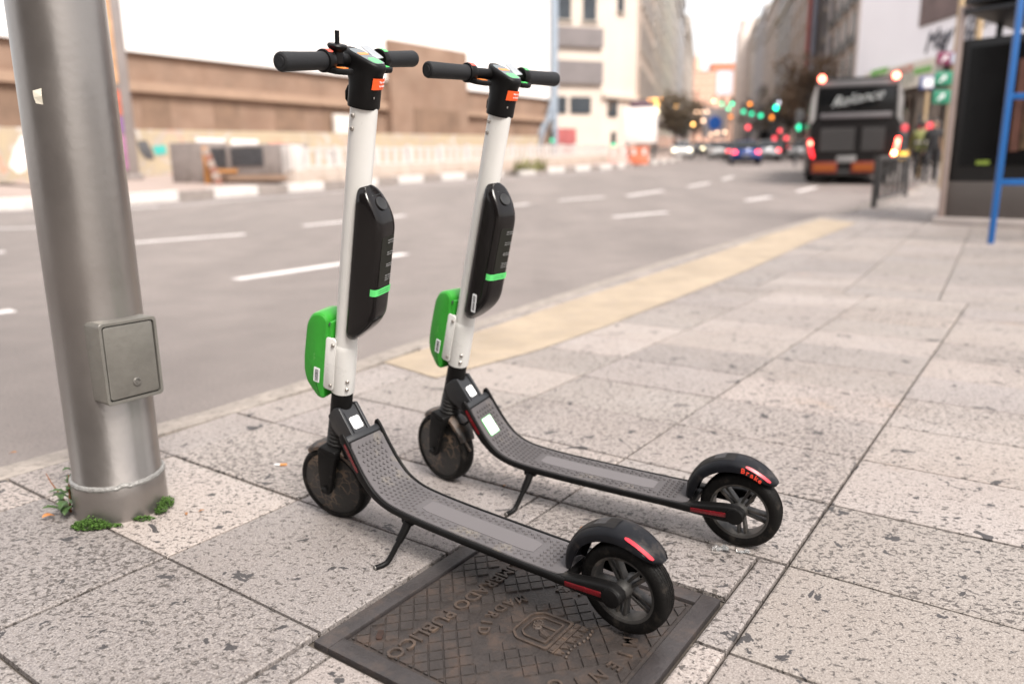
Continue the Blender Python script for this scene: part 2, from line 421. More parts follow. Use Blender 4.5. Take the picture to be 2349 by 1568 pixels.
dash((-16, 11.6), (-7.9, 13.0), .12); dash((-14, 16.0), (-8.0, 17.6), .1)
dash((-8.6, 16.4), (-3.0, 26.4), .1); dash((-3.0, 26.4), (4.9, 38.5), .1)
tag(k.build('lane_markings', PAINT), kind='structure')
# ------------------------------------------------------------------ far side: kerb blocks painted white and left grey, plaza behind
WK = mat('white_kerb_paint', (.60, .565, .54), .7, 0, .1, 4, dirt=(.35, .3, .27), ds=3, dthr=(.55, .8)); GK = mat('grey_kerb', (.26, .225, .205), .85, 0, .2, 4)
LK = [Vector(q) for q in ((-40, 6.5), (-22, 11.5), (-14, 15.2), (-11.2, 16.9), (-8.94, 18.3), (-7.9, 20.4), (-2.8, 29.5), (5.3, 41.7), (12.5, 58), (18, 80), (64, 268), (98, 420))]
def walk(line, s):
    for a, b in zip(line, line[1:]):
        L_ = (b - a).length
        if s <= L_: return a + (b - a) * s / L_, (b - a).normalized()
        s -= L_
    return line[-1], (line[-1] - line[-2]).normalized()
kw, kg = MB(), MB(); s_ = 1.5; w_ = True
while s_ < 96:
    ln = 1.5 if w_ else 1.15
    for (a, ta), (b, t_b) in ((walk(LK, s_), walk(LK, s_ + ln)),):
        nA = Vector((-ta.y, ta.x)) * .3; h = .15 if w_ else .13
        pts = [a, b, b + nA, a + nA]; z = [ground(p.y) for p in pts]
        vs = [(p.x, p.y, zz - .14) for p, zz in zip(pts, z)] + [(p.x, p.y, zz + h - .02) for p, zz in zip(pts, z)]
        (kw if w_ else kg)._add(vs, [(0, 1, 5, 4), (1, 2, 6, 5), (2, 3, 7, 6), (3, 0, 4, 7), (4, 5, 6, 7)])
    s_ += ln; w_ = not w_
tag(kw.build('painted_kerb', WK, flat=True), kind='structure'); tag(kg.build('grey_kerb', GK, flat=True), kind='structure')
k = MB(); A_ = dens(LK, 2); nrm = [(-(A_[min(i + 1, len(A_) - 1)] - A_[max(i - 1, 0)]).normalized().y, (A_[min(i + 1, len(A_) - 1)] - A_[max(i - 1, 0)]).normalized().x) for i in range(len(A_))]
vs = []
for p, nv in zip(A_, nrm):
    for d in (.29, 4, 12, 30, 70): vs.append(gz(p.x + nv[0] * d, p.y + nv[1] * d, .08))
k._add(vs, [(i * 5 + j, i * 5 + 5 + j, i * 5 + 6 + j, i * 5 + 1 + j) for i in range(len(A_) - 1) for j in range(4)])
tag(k.build('plaza', PLAZA), kind='structure')
# ------------------------------------------------------------------ scooter materials
BLK = mat('black_painted_metal', (.0055, .0052, .0052), .46, 0, .2, 30, .04, 300, dirt=(.05, .042, .036), ds=34, dthr=(.62, .85), spec=.14)
BLKP = mat('black_plastic', (.0055, .0052, .0053), .42, 0, .15, 30, spec=.15)
GLOSS = mat('glossy_black_pod', (.006, .005, .005), .16, 0, .1, 20, coat=0, spec=.32)
RUB = mat('rubber_grip', (.013, .0135, .0145), .62, 0, .12, 60)
TYRE = mat('tyre_rubber', (.0065, .0062, .006), .5, 0, .2, 40, .15, 200, dirt=(.045, .038, .032), ds=30, dthr=(.52, .8), spec=.12)
HUBM = mat('dirty_hub', (.011, .0105, .01), .45, 0, .2, 30, .1, 80, dirt=(.22, .15, .10), ds=30, dthr=(.52, .62))
RIMM = mat('grey_rim', (.040, .038, .036), .5, .1, .2, 30, dirt=(.17, .145, .12), ds=18, dthr=(.5, .75))
WHT = mat('white_paint', (.62, .612, .588), .3, 0, .05, 6, dirt=(.42, .40, .37), ds=20, dthr=(.68, .85), coat=.2)
GRN = mat('green_plastic', (.024, .27, .020), .36, 0, .10, 12, dirt=(.16, .38, .12), ds=38, dthr=(.62, .74))
GLAB = mat('green_label', (.10, .62, .16), .4, 0, .03)
ORG = mat('orange_sticker', (.82, .095, .012), .4, 0, .04); ORGT = mat('orange_label', (.80, .22, .04), .4, 0, .05)
REDR = mat('red_reflector', (.125, .004, .008), .25, 0, .2, 90, dirt=(.09, .02, .018), ds=60, dthr=(.5, .75))
REDT = mat('red_reflective_tape', (.60, .03, .05), .35, 0, .08, 40)
REDL = mat('red_lettering', (.80, .06, .03), .5, 0, 0)
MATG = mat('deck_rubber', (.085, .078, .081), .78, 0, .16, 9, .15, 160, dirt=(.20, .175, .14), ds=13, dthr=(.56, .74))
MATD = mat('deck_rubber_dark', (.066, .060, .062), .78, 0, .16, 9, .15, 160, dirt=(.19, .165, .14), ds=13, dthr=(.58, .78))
PATCH = mat('smooth_deck_panel', (.108, .099, .102), .7, 0, .04, 4)
STL = mat('steel_bolt', (.42, .39, .36), .35, .9, .15, 60)
PAPER = mat('white_sticker', (.80, .81, .82), .45, 0, .03, 40); INK = mat('ink', (.05, .05, .055), .6, 0, 0); INKG = mat('grey_ink', (.30, .30, .30), .6, 0, 0)
SILV = mat('silver_foil', (.50, .52, .53), .35, .8, .1, 40)
DARKG = mat('dark_grey_plastic', (.015, .016, .018), .45, 0, .12, 30)
RK = .2707; X0 = .8649
STEM = T((X0, 0, 0)) @ RY(-RK)                           # local x forward of the stem, z along it
_n = HUBM.node_tree.nodes; _l = HUBM.node_tree.links; _b = _n['Principled BSDF']; _t = _n.new('ShaderNodeTexCoord'); _prev = _b.inputs['Base Color'].links[0].from_socket
_d = _n.new('ShaderNodeTexNoise'); _d.inputs['Scale'].default_value = 22; _d.inputs['Detail'].default_value = 4; _a = _n.new('ShaderNodeVectorMath'); _a.operation = 'MULTIPLY_ADD'; _a.inputs[1].default_value = (.03, .03, .03)
_l.new(_t.outputs['Object'], _d.inputs['Vector']); _l.new(_d.outputs['Color'], _a.inputs[0]); _l.new(_t.outputs['Object'], _a.inputs[2])
_v = _n.new('ShaderNodeTexVoronoi'); _v.feature = 'DISTANCE_TO_EDGE'; _v.inputs['Scale'].default_value = 46; _l.new(_a.outputs[0], _v.inputs['Vector'])      # dried mud in a net of cracks
_r = _n.new('ShaderNodeMapRange'); _r.inputs[1].default_value = .03; _r.inputs[2].default_value = .10; _r.inputs[3].default_value = .75; _r.inputs[4].default_value = 0; _l.new(_v.outputs['Distance'], _r.inputs[0])
_e = _n.new('ShaderNodeTexNoise'); _e.inputs['Scale'].default_value = 14; _e.inputs['Detail'].default_value = 3; _l.new(_t.outputs['Object'], _e.inputs['Vector']); _q = _n.new('ShaderNodeMapRange'); _q.inputs[1].default_value = .42; _q.inputs[2].default_value = .62; _l.new(_e.outputs[0], _q.inputs[0])
_k = _n.new('ShaderNodeMath'); _k.operation = 'MULTIPLY'; _l.new(_r.outputs[0], _k.inputs[0]); _l.new(_q.outputs[0], _k.inputs[1])
_x = _n.new('ShaderNodeMix'); _x.data_type = 'RGBA'; _l.new(_k.outputs[0], _x.inputs[0]); _x.inputs[6].default_value = (.011, .0105, .01, 1); _x.inputs[7].default_value = (.23, .155, .10, 1); _l.new(_x.outputs[2], _b.inputs['Base Color'])
def prof_at(xz, s):
    for (a, b) in zip(xz, xz[1:]):
        L = hypot(b[0] - a[0], b[1] - a[1])
        if s <= L or b is xz[-1]:
            t = s / L; dx, dz = (b[0] - a[0]) / L, (b[1] - a[1]) / L
            return a[0] + (b[0] - a[0]) * t, a[1] + (b[1] - a[1]) * t, dx, dz
        s -= L
def smooth_line(pts, n=8):
    "Catmull-Rom through the points"
    P = [Vector(p) for p in pts]; P = [P[0] * 2 - P[1]] + P + [P[-1] * 2 - P[-2]]; out = []
    for i in range(1, len(P) - 2):
        for k in range(n):
            t = k / n; a, b, c, d = P[i - 1:i + 3]
            out.append(.5 * ((2 * b) + (c - a) * t + (2 * a - 5 * b + 4 * c - d) * t * t + (3 * b - a - 3 * c + d) * t ** 3))
    return out + [P[-2]]
DECK = [tuple(v) for v in smooth_line([(.10, .1065), (.20, .107), (.32, .110), (.44, .1135), (.53, .119), (.585, .127), (.625, .144), (.655, .172), (.68, .207), (.7055, .250)], 8)]
DLEN = sum(hypot(b[0] - a[0], b[1] - a[1]) for a, b in zip(DECK, DECK[1:]))
def scooter(pose, steer, label, S2):
    x, y, head, lean = pose
    root = empty('electric_scooter', T((x, y, 0)) @ RZ(radians(head)) @ RX(-radians(lean)), label, 'scooter', 'dockless scooters parked on the pavement')
    ST = STEM @ RZ(radians(steer))
    def part(mb, name, m, parent=None, **k):
        return mb.build(name, m, parent or root, ST if parent is None else I4, **k)
    def fix(mb, name, m, parent=None, **k): return mb.build(name, m, parent or root, I4, **k)
    # ---- stem: white tube with a soft ridge at the back, cuff and flange below
    def sec(rx, ry, z, ridge=.004, n=28):
        out = []
        for k in range(n):
            a = 2 * pi * k / n; px = rx * cos(a); py = ry * sin(a)
            px -= ridge * max(0, -cos(a)) ** 3; out.append((px, py, z))
        return out
    b = MB().loft([sec(.0262, .0262, .488, .001), sec(.0258, .0255, .50, .002), sec(.0262, .0252, .56), sec(.0268, .0256, .75), sec(.0272, .026, .9), sec(.0275, .0262, 1.034)])
    stem = part(b, 'stem', WHT, ang=50)
    b = MB().loft([sec(.0272, .0275, .366, 0), sec(.0278, .028, .369, 0), sec(.0278, .028, .478, 0), sec(.027, .0275, .488, 0), sec(.0255, .0256, .4925, 0)])
    cuff = part(b, 'cuff', WHT, ang=40)
    b = MB().prism(rpoly([(.006, .374), (.034, .374), (.034, .508), (.006, .508)], .008), .0275, .0315, lambda a, c, t: (a, t, c), bev=.0008)
    b.box((.024, .024, .44), (.016, .012, .13), bev=.002)
    flange = part(b, 'mounting_plate', WHT, cuff)
    def bolt(c, d, r=.0048):
        d = Vector(d).normalized(); q = d.to_track_quat('Z', 'Y').to_matrix().to_4x4()
        return MB().lathe([(0, -.001), (r, -.001), (r, .0015), (r * .75, .003), (r * .45, .0032), (r * .42, .0018), (0, .0018)], 14, T(Vector(c)) @ q)
    for s_ in (.388, .493): part(bolt((.013, .0315, s_), (0, 1, 0)), 'bolt', STL, flange)
    for s_ in (.383, .404): part(bolt((-.0235, .0165, s_), (-.8, .6, 0)), 'bolt', STL, cuff)
    for s_ in (1.012, .986): part(bolt((.006, .0258, s_), (.15, 1, 0), .0052), 'bolt', STL, stem)
    # ---- head with sloping display
    def hsec(lo, hi, w, z, tilt=0, n=36):
        c, rx = (lo + hi) / 2, (hi - lo) / 2; out = []
        for k in range(n):
            a = 2 * pi * k / n; ca, sa = cos(a), sin(a); e = .82
            fx = c + rx * math.copysign(abs(ca) ** e, ca); out.append((fx, w * math.copysign(abs(sa) ** e, sa), z + tilt * fx))
        return out
    TT = math.tan(radians(14))
    b = MB().loft([hsec(-.0305, .0305, .0285, 1.0275), hsec(-.0315, .0312, .0295, 1.0305), hsec(-.0318, .0312, .0294, 1.065), hsec(-.0325, .033, .0288, 1.078), hsec(-.034, .040, .028, 1.090, TT * .2), hsec(-.0365, .0475, .0275, 1.101, TT * .5), hsec(-.0405, .051, .0272, 1.113, TT), hsec(-.041, .0515, .0268, 1.119, TT), hsec(-.0395, .0500, .0255, 1.123, TT), hsec(-.037, .047, .0235, 1.1245, TT)])
    headp = part(b, 'display_head', BLKP, ang=40)
    dq = T((0, 0, 1.1247)) @ RY(-radians(14))          # plane of the display
    b = MB().prism(rpoly([(-.034, -.019), (.036, -.019), (.036, .019), (-.034, .019)], .012), 0, .0012, M=dq); disp = part(b, 'display', mat('display_glass', (.10, .12, .125), .12, 0, .1, 30), headp)
    b = MB().prism(rpoly([(-.031, -.014), (-.008, -.014), (-.008, .014), (-.031, .014)], .008), .0012, .0016, M=dq); part(b, 'label', GLAB, disp)
    b = MB().prism(rpoly([(.006, -.015), (.016, -.015), (.016, .015), (.006, .015)], .003), .0012, .0016, M=dq); part(b, 'label', ORGT, disp)
    # orange sticker wrapped on the back of the head
    b = MB(); secs = []
    for k in range(13):
        a = pi + (-.60 + 1.45 * k / 12); secs.append([(-.0003 - (z - 1.07) * .10 + .0346 * math.copysign(abs(cos(a)) ** .82, cos(a)), .0318 * math.copysign(abs(sin(a)) ** .82, sin(a)), z) for z in (1.068, 1.079, 1.090)])
    b.loft([[p for p in q] for q in secs], closed=False, cap=False); stk = part(b, 'orange_sticker', ORG, headp)
    b = MB()
    for li, tx in enumerate(('Step on', 'to start')):
        part(MB().text(tx, .0058, T((-.0368, -.004, 1.0832 - li * .0075)) @ RZ(-pi / 2 + .06) @ RX(pi / 2), .0002), 'lettering', PAPER, stk, flat=True)
    b = MB().tube([(.028, 0, 1.064), (.038, 0, 1.061), (.0425, 0, 1.050), (.041, 0, 1.036), (.035, 0, 1.031), (.028, 0, 1.034)], .0045, 10); part(b, 'hook', BLKP, headp)
    b = MB().tube([(-.0318, .012, 1.052), (-.0326, .0118, 1.052)], [.0028, .0018], 8); part(b, 'screw', STL, headp)
    # ---- handlebar, grips, clamps with thumb paddles
    bx, bz = .030, 1.113
    b = MB().tube([(bx, -.205, bz), (bx, .205, bz)], .0125, 20); part(b, 'handlebar', BLK)
    for sg in (1, -1):
        b = MB(); Mg = T((bx, 0, bz)) @ RX(-sg * pi / 2)
        b.lathe([(0, .2165), (.009, .2165), (.0095, .2155), (.0135, .2155), (.0165, .2135), (.0175, .210), (.0168, .16), (.0165, .115), (.0172, .103), (.0172, .1), (.0125, .0995), (.0125, .098), (0, .098)], 32, Mg)
        grip = part(b, 'grip', GRIPM, ang=30)
        b = MB().lathe([(.0128, .0995), (.0205, .0995), (.0215, .0975), (.0215, .0825), (.0205, .0805), (.0128, .0805)], 28, Mg, closed=True)
        pad = rpoly([(-.006, .098), (-.030, .094), (-.041, .075), (-.040, .052), (-.027, .046), (-.012, .052), (-.004, .078)], .006)
        b.prism(pad, -.020, -.009, lambda a, c, t: (bx + a, sg * c, bz + t), bev=.0035)
        cl = part(b, 'thumb_paddle', BLKP, ang=40)
        lm = ORGT if sg > 0 else GLAB
        b = MB().prism(rpoly([(-.018, .084), (-.033, .078), (-.034, .060), (-.020, .060)], .004), -.0088, -.0082, lambda a, c, t: (bx + a, sg * c, bz + t)); part(b, 'label', lm, cl)
        b = MB(); secs = [[((.0219) * cos(a) + bx, sg * yy, bz + .0219 * sin(a)) for yy in (.0835, .0965)] for a in [radians(35 + 10 * k) for k in range(10)]]
        b.loft(secs, closed=False, cap=False); part(b, 'label', mat('red_label', (.72, .10, .07), .4, 0, .05) if sg > 0 else GLAB, cl)
    b = MB().box((0, 0, 0), (.045, .022, .0016), T((bx - .010, -.043, bz + .0165)) @ RY(-radians(22)) @ RX(radians(-8)), bev=.0006)
    part(b, 'foil_plate', SILV)
    if not S2:
        b = MB().lathe([(0, 0), (.0145, 0), (.0145, .012), (.012, .020), (.0185, .027), (.0195, .031), (.017, .034), (.006, .0345), (0, .0345)], 24, T((bx - .004, .062, bz - .003)))
        bell = part(b, 'bell', BLKP, ang=40)
        b = MB().tube([(bx - .002, .060, bz + .029), (bx + .002, .058, bz + .054)], .0048, 10); part(b, 'lever', BLKP, bell)
    # ---- black control pod at the back of the stem
    def podsec(s_, d, w, r=.012, back=-.014):
        p = rpoly([(back, -w), (back, w), (d, w), (d, -w)], min(r, w * .8, abs(d - back) * .45), 5); return [(q[0], q[1], s_) for q in p]
    ps = []
    for k in range(41):
        s_ = .512 + .363 * (.5 - .5 * cos(pi * k / 40)); R_ = .0345
        w = R_ if .512 + R_ < s_ < .875 - R_ else sqrt(max(1e-6, R_ * R_ - (min(abs(s_ - .512 - R_), R_) if s_ < .6 else min(abs(s_ - .875 + R_), R_)) ** 2))
        top = -.031 - (.875 - s_) * .95; bot = -.028 - (s_ - .512) * .90
        m_ = max(top, bot)
        d = max(-.087, m_) if abs(m_ + .087) > .03 else (-.087 + (m_ + .117) ** 2 / .12)
        ps.append(podsec(s_, d, max(w, .004), .019))
    b = MB().loft(ps)
    pod = part(b, 'control_pod', GLOSS, ang=32)
    bq = T((-.0618, 0, .8420)) @ RY(-radians(46.5))
    b = MB().lathe([(.0, .0), (.0150, .0), (.0150, .003), (.0138, .0036), (.0122, .0030), (0, .0022)], 28, bq); part(b, 'button', RUB, pod)
    for k in range(5): part(MB().lathe([(0, 0), (.0016 if k else .0024, 0), (.0014, .0008), (0, .0008)], 10, bq @ T((.021, .011 - k * .0055, .0004))), 'indicator_dot', RUB, pod)
    pq = T((-.0912, 0, 0)) @ RZ(-pi / 2) @ RX(pi / 2)        # text plane on the back face
    b = MB().prism(rpoly([(-.021, .665), (.021, .665), (.021, .778), (-.021, .778)], .006), -.0866, -.0874, lambda a, c, t: (t, a, c)); panel = part(b, 'instruction_panel', mat('dark_panel', (.008, .009, .006), .4, 0, .1, spec=.3), pod)
    for k in range(4):
        zz = .768 - k * .027
        for q in range(2 + (k == 3)): part(MB().text(('RIDE SAFELY', 'wear a helmet', 'obey the rules')[(k + q) % 3], .0042, T((-.0876, -.013, zz - q * .005)) @ RZ(-pi / 2) @ RX(pi / 2), .0001), 'lettering', INKG, panel, flat=True)
    secs = []
    for yy, dd in ((.0337, -.074), (.0325, -.0805), (.0285, -.0857), (.02, -.0878), (-.02, -.0878), (-.0285, -.0857)): secs.append([(dd - .0002, yy, .645), (dd - .0002, yy, .661)])
    b = MB().loft(secs, closed=False, cap=False); gl = part(b, 'green_band', GLAB, pod)
    b = MB()
    for li in range(2): part(MB().text('ALWAYS PARK PROPERLY', .0034, T((-.0882, 0, .6555 - li * .0055)) @ RZ(-pi / 2) @ RX(pi / 2), .0001), 'lettering', mat('dark_green_ink', (.02, .16, .04), .6, 0, 0), gl, flat=True)
    def barcode(name, M, w, h, parent, m=PAPER):
        o = part(MB().prism(rpoly([(-w, -h), (w, -h), (w, h), (-w, h)], .002), 0, .0005, M=M), name, m, parent)
        k = MB(); z = -h * .82
        while z < h * .8:
            t = random.choice((.0008, .0012, .002)); k.box((0, z + t / 2, .0007), (w * 1.1, t, .0002), M); z += t + random.choice((.0008, .0014))
        part(k, 'bars', INK, o, flat=True); return o
    if S2:
        barcode('barcode_label', T((-.052, .0346, .572)) @ RX(-pi / 2) @ RZ(pi) @ RZ(radians(4)), .007, .024, pod)
    # ---- green battery box in front of the stem
    gpoly = rpoly([(.030, .342), (.030, .552), (.052, .564), (.080, .552), (.0925, .522), (.096, .44), (.094, .40), (.084, .372), (.048, .340)], .012, 4)
    b = MB().prism(gpoly, -.034, .034, lambda a, c, t: (a, t, c), bev=.011, seg=3)
    b.box((.03, 0, .46), (.012, .052, .17), bev=.004); box_ = part(b, 'battery_box', GRN, ang=28)
    b = MB().lathe([(0, 0), (.0045, 0), (.0045, .001), (0, .001)], 12, T((.0296, .026, .54)) @ RY(-pi / 2)); part(b, 'socket', INK, box_)
    for s_ in (.40, .497):
        b = MB().lathe([(0, 0), (.0035, 0), (.003, .006), (0, .006)], 10, T((.030, .0275, s_)) @ RY(-pi / 2)); part(b, 'lug', GRN, box_)
    barcode('barcode_label', T((.052, .0342, .403)) @ RX(-pi / 2) @ RZ(pi), .0085, .019, box_)
    # ---- steering tube, link to the deck
    b = MB().tube([(0, 0, .283), (0, 0, .30), (0, 0, .366)], [.0268, .0262, .0255], 28); fix(b, 'steering_tube', BLK).matrix_local = STEM
    side = rpoly([(.772, .314), (.754, .319), (.7025, .240), (.718, .222), (.742, .226), (.785, .258), (.797, .292)], .005)
    b = MB().prism(side, -.030, -.0215, lambda a, c, t: (a, t, c), bev=.002); b.prism(side, .0215, .030, lambda a, c, t: (a, t, c), bev=.002)
    inner = [(q[0] + .004, q[1] - .005) for q in side]; b.prism(inner, -.0225, .0225, lambda a, c, t: (a, t, c))
    neck = fix(b, 'folding_neck', DARKG)
    nm = T((.7335, 0, .2806)) @ RY(-radians(54.5))        # local x up the neck
    b = MB().prism(rpoly([(-.036, -.0185), (.030, -.0185), (.030, .0185), (-.036, .0185)], .002), -.003, .0012, M=nm); pl = fix(b, 'neck_plate', DARKG, neck)
    b = MB().prism(rpoly([(-.019, -.0145), (.012, -.0145), (.012, .0145), (-.019, .0145)], .003), .0012, .0018, M=nm); fix(b, 'white_sticker', PAPER, pl)
    for px, py in ((-.017, -.0125), (-.017, .0125), (.010, -.0125), (.010, .0125)): fix(MB().lathe([(0, 0), (.0018, 0), (.0016, .0008), (0, .0008)], 8, nm @ T((px, py, .0018))), 'rivet', STL, pl)
    # ---- bellows, fork, mudguard, front wheel (all steer)
    pr = []
    for k in range(6):
        z = .218 + k * .0108; pr += [(.0262 + .001 * (5 - k) * .4, z + .001), (.0275 + .001 * (5 - k) * .4, z + .0035), (.0275 + .001 * (5 - k) * .4, z + .0065), (.0255, z + .0092)]
    b = MB().lathe([(0, .216)] + pr + [(.0262, .284), (0, .284)], 28); part(b, 'bellows', mat('bellows_rubber', (.011, .010, .0095), .6, 0, .15, 30, dirt=(.08, .06, .045), ds=30, dthr=(.6, .8)), ang=60)
    wx, wz = -.0043, .105
    b = MB()
    crown = rpoly([(-.026, .186), (.024, .186), (.030, .205), (.024, .219), (-.024, .219), (-.029, .205)], .006)
    b.prism(crown, -.048, .048, lambda a, c, t: (a, t, c), bev=.006)
    for sg in (1, -1):
        leg = rpoly([(wx - .012, wz - .016), (wx + .012, wz - .016), (wx + .016, wz + .0), (.022, .150), (.026, .205), (-.027, .205), (-.022, .150), (wx - .015, wz)], .008)
        b.prism(leg, sg * .031, sg * .049, lambda a, c, t: (a, t, c), bev=.004)
    fork = part(b, 'fork', BLK, ang=40)
    for sg in (1, -1):
        b = MB().lathe([(0, 0), (.0085, 0), (.0085, .006), (.006, .009), (0, .0092)], 6 if sg > 0 else 12, T((wx, sg * .048, wz)) @ RX(-sg * pi / 2)); part(b, 'axle_nut', BLK, fork)
    b = MB(); secs = []
    for k in range(15):
        a = radians(38 + k * 5.2 * 1.45); rr = .1075 + .004 * sin(pi * k / 14); w = .030 - .010 * (1 - min(1, k / 3)) - .006 * max(0, (k - 11) / 3)
        c_, s_ = cos(a), sin(a); q = []
        for yy, dr in ((-w, -.012), (-w * .96, -.004), (-w * .6, .002), (0, .0035), (w * .6, .002), (w * .96, -.004), (w, -.012), (w * .9, -.013), (w * .55, -.001), (0, .0005), (-w * .55, -.001), (-w * .9, -.013)):
            q.append((wx + (rr + dr) * c_, yy, wz + (rr + dr) * s_))
        secs.append(q)
    b.loft(secs)
    b.tube([(wx - .085, .012, wz + .06), (wx - .107, .012, wz + .046)], .004, 8)
    part(b, 'front_mudguard', mat('muddy_plastic', (.014, .012, .011), .5, 0, .2, 20, dirt=(.16, .10, .065), ds=16, dthr=(.45, .7)), ang=50)
    Mw = T((wx, 0, wz)) @ RX(-pi / 2)
    b = MB().lathe([(.083, -.021), (.089, -.0235), (.0945, -.021), (.0985, -.014), (.1, 0), (.0985, .014), (.0945, .021), (.089, .0235), (.083, .021)], 64, Mw, closed=True); ft = part(b, 'front_wheel', TYRE, ang=50)
    b = MB().lathe([(0, -.027), (.030, -.027), (.034, -.0255), (.076, -.0215), (.084, -.0195), (.084, .0195), (.076, .0215), (.034, .0255), (.030, .027), (0, .027)], 48, Mw); part(b, 'hub', HUBM, ft, ang=30)
    # ---- deck: slab, side rails, rubber mat, arms
    NS = 60; P = [prof_at(DECK, DLEN * k / NS) for k in range(NS + 1)]
    half = lambda x_: .054 if x_ < .60 else .054 - .0035 * min(1, (x_ - .60) / .1)
    b = MB(); secs = []
    for (px, pz, dx, dz) in P:
        nx, nz = -dz, dx; w = half(px); th = .016; q = []
        for yy, dn in ((-w, -.001), (w, -.001), (w, -th), (-w, -th)): q.append((px + nx * dn, yy, pz + nz * dn))
        secs.append(q)
    b.loft(secs); deck = fix(b, 'deck', BLK, ang=60)
    px, pz, dx, dz = P[-1]
    b = MB(); pf = [(px + dx * e + dz * d, pz + dz * e - dx * d) for e, d in ((.007, .001), (.016, .006), (.013, .018), (-.004, .017), (-.004, .001))]
    b.prism(rpoly(pf, .005), -.0545, .0545, lambda a, c, t: (a, t, c), bev=.004); fix(b, 'front_cap', DARKG, deck)
    for sg in (1, -1):
        b = MB(); secs = []
        PR = P + [(px + dx * .010, pz + dz * .010, dx, dz), (px + dx * .019, pz + dz * .019, dx, dz), (px + dx * .024, pz + dz * .024, dx, dz)]
        for k, (qx, qz, ex, ez) in enumerate(PR):
            nx, nz = -ez, ex; up = .0016 + .0025 * max(0, min(1, (qx - .60) / .07)) ; dn = .0135 + .006 * max(0, min(1, (qx - .60) / .07)); hw = .0042
            if k == len(PR) - 1: up, dn, hw = up * .3, dn * .5, hw * .5
            elif k == len(PR) - 2: up, dn, hw = up * .75, dn * .8, hw * .85
            mid = (up - dn) / 2; hh = (up + dn) / 2; w = half(qx) + .0042; q = []
            for j in range(12):
                a = 2 * pi * j / 12; ca, sa = cos(a), sin(a); ca = math.copysign(abs(ca) ** .6, ca); sa = math.copysign(abs(sa) ** .6, sa)
                d_ = mid + hh * sa; q.append((qx + nx * d_, sg * w + hw * ca, qz + nz * d_))
            secs.append(q)
        b.loft(secs); rail = fix(b, 'side_rail', BLK, deck, ang=60)
        # red strip on the raised front end of the rail
        b = MB(); secs = []
        for k in range(9):
            t = DLEN - .072 + .072 * k / 8; qx, qz, ex, ez = prof_at(DECK, min(t, DLEN - 1e-4)); nx, nz = -ez, ex; f = .0042 * (.6 if k in (0, 8) else 1)
            w = half(qx) + .0087; secs.append([(qx + nx * (-.007 + f), sg * w, qz + nz * (-.007 + f)), (qx + nx * (-.007 - f), sg * w, qz + nz * (-.007 - f)), (qx + nx * (-.007 - f), sg * (w - .003), qz + nz * (-.007 - f)), (qx + nx * (-.007 + f), sg * (w - .003), qz + nz * (-.007 + f))])
        b.loft(secs); fix(b, 'red_strip', REDR, deck)
    b = MB(); secs = []
    for k in range(NS + 1):
        t = .012 + (DLEN - .016) * k / NS; qx, qz, ex, ez = prof_at(DECK, min(t, DLEN - 1e-4)); nx, nz = -ez, ex; w = half(qx) - .0012 - (.004 if k in (0, NS) else 0)
        if qx < .14: w -= (.14 - qx) * .1
        secs.append([(qx + nx * d_, yy, qz + nz * d_) for yy, d_ in ((-w, -.0008), (-w + .001, .0016), (w - .001, .0016), (w, -.0008))])
    b.loft(secs)
    # rhombic studs
    rows = int(DLEN / .0122)
    for r_ in range(1, rows):
        t = .022 + r_ * .0122
        if t > DLEN - .012: break
        qx, qz, ex, ez = prof_at(DECK, t); nx, nz = -ez, ex
        for c_ in range(-4, 5):
            yy = (c_ + .5 * (r_ % 2)) * .0118
            if abs(yy) > half(qx) - .012: continue
            if (.195 < qx < .527) and abs(yy) < .0255: continue
            if qx < .135 and abs(yy) < .044: continue
            if S2 and abs(t - DLEN + .068) < .031 and -.014 < yy < .038: continue
            L_, H_ = .0052 * random.uniform(.85, 1.1), .0034; vs = []
            for (al, ay), dd in (((L_, 0), .0014), ((0, H_), .0014), ((-L_, 0), .0014), ((0, -H_), .0014), ((L_ * .72, 0), .0034), ((0, H_ * .72), .0034), ((-L_ * .72, 0), .0034), ((0, -H_ * .72), .0034)):
                dd = .0048 if dd > .002 else dd
                al, ay = al * .85, ay * 1.45
                vs.append((qx + ex * al + nx * dd, yy + ay, qz + ez * al + nz * dd))
            b._add(vs, [(4, 5, 6, 7), (0, 1, 5, 4), (1, 2, 6, 5), (2, 3, 7, 6), (3, 0, 4, 7)])
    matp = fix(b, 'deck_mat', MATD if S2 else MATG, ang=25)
    b = MB(); secs = []
    for k in range(17):
        t = .105 + (.485 - .175) * k / 16 + .0; qx, qz, ex, ez = prof_at(DECK, t); nx, nz = -ez, ex; w = .0215 * (1 if 0 < k < 16 else .8)
        secs.append([(qx + nx * d_, yy, qz + nz * d_) for yy, d_ in ((-w, .0012), (-w, .0026), (w, .0026), (w, .0012))])
    b.loft(secs); fix(b, 'smooth_panel', PATCH, matp)
    if S2:
        t = DLEN - .068; qx, qz, ex, ez = prof_at(DECK, t); Mq = Matrix(((ex, 0, -ez, qx - ez * .0036), (0, 1, 0, .012), (ez, 0, ex, qz + ex * .0036), (0, 0, 0, 1)))
        b = MB().prism(rpoly([(-.026, -.021), (.026, -.021), (.026, .021), (-.026, .021)], .003), -.002, .0004, M=Mq); lb = fix(b, 'green_edged_label', GLAB, matp)
        b = MB().prism(rpoly([(-.0245, -.0195), (.0245, -.0195), (.0245, .0195), (-.0245, .0195)], .003), .0004, .0008, M=Mq); fix(b, 'white_sticker', mat('bright_sticker', (.86, .88, .86), .3, 0, 0), matp)
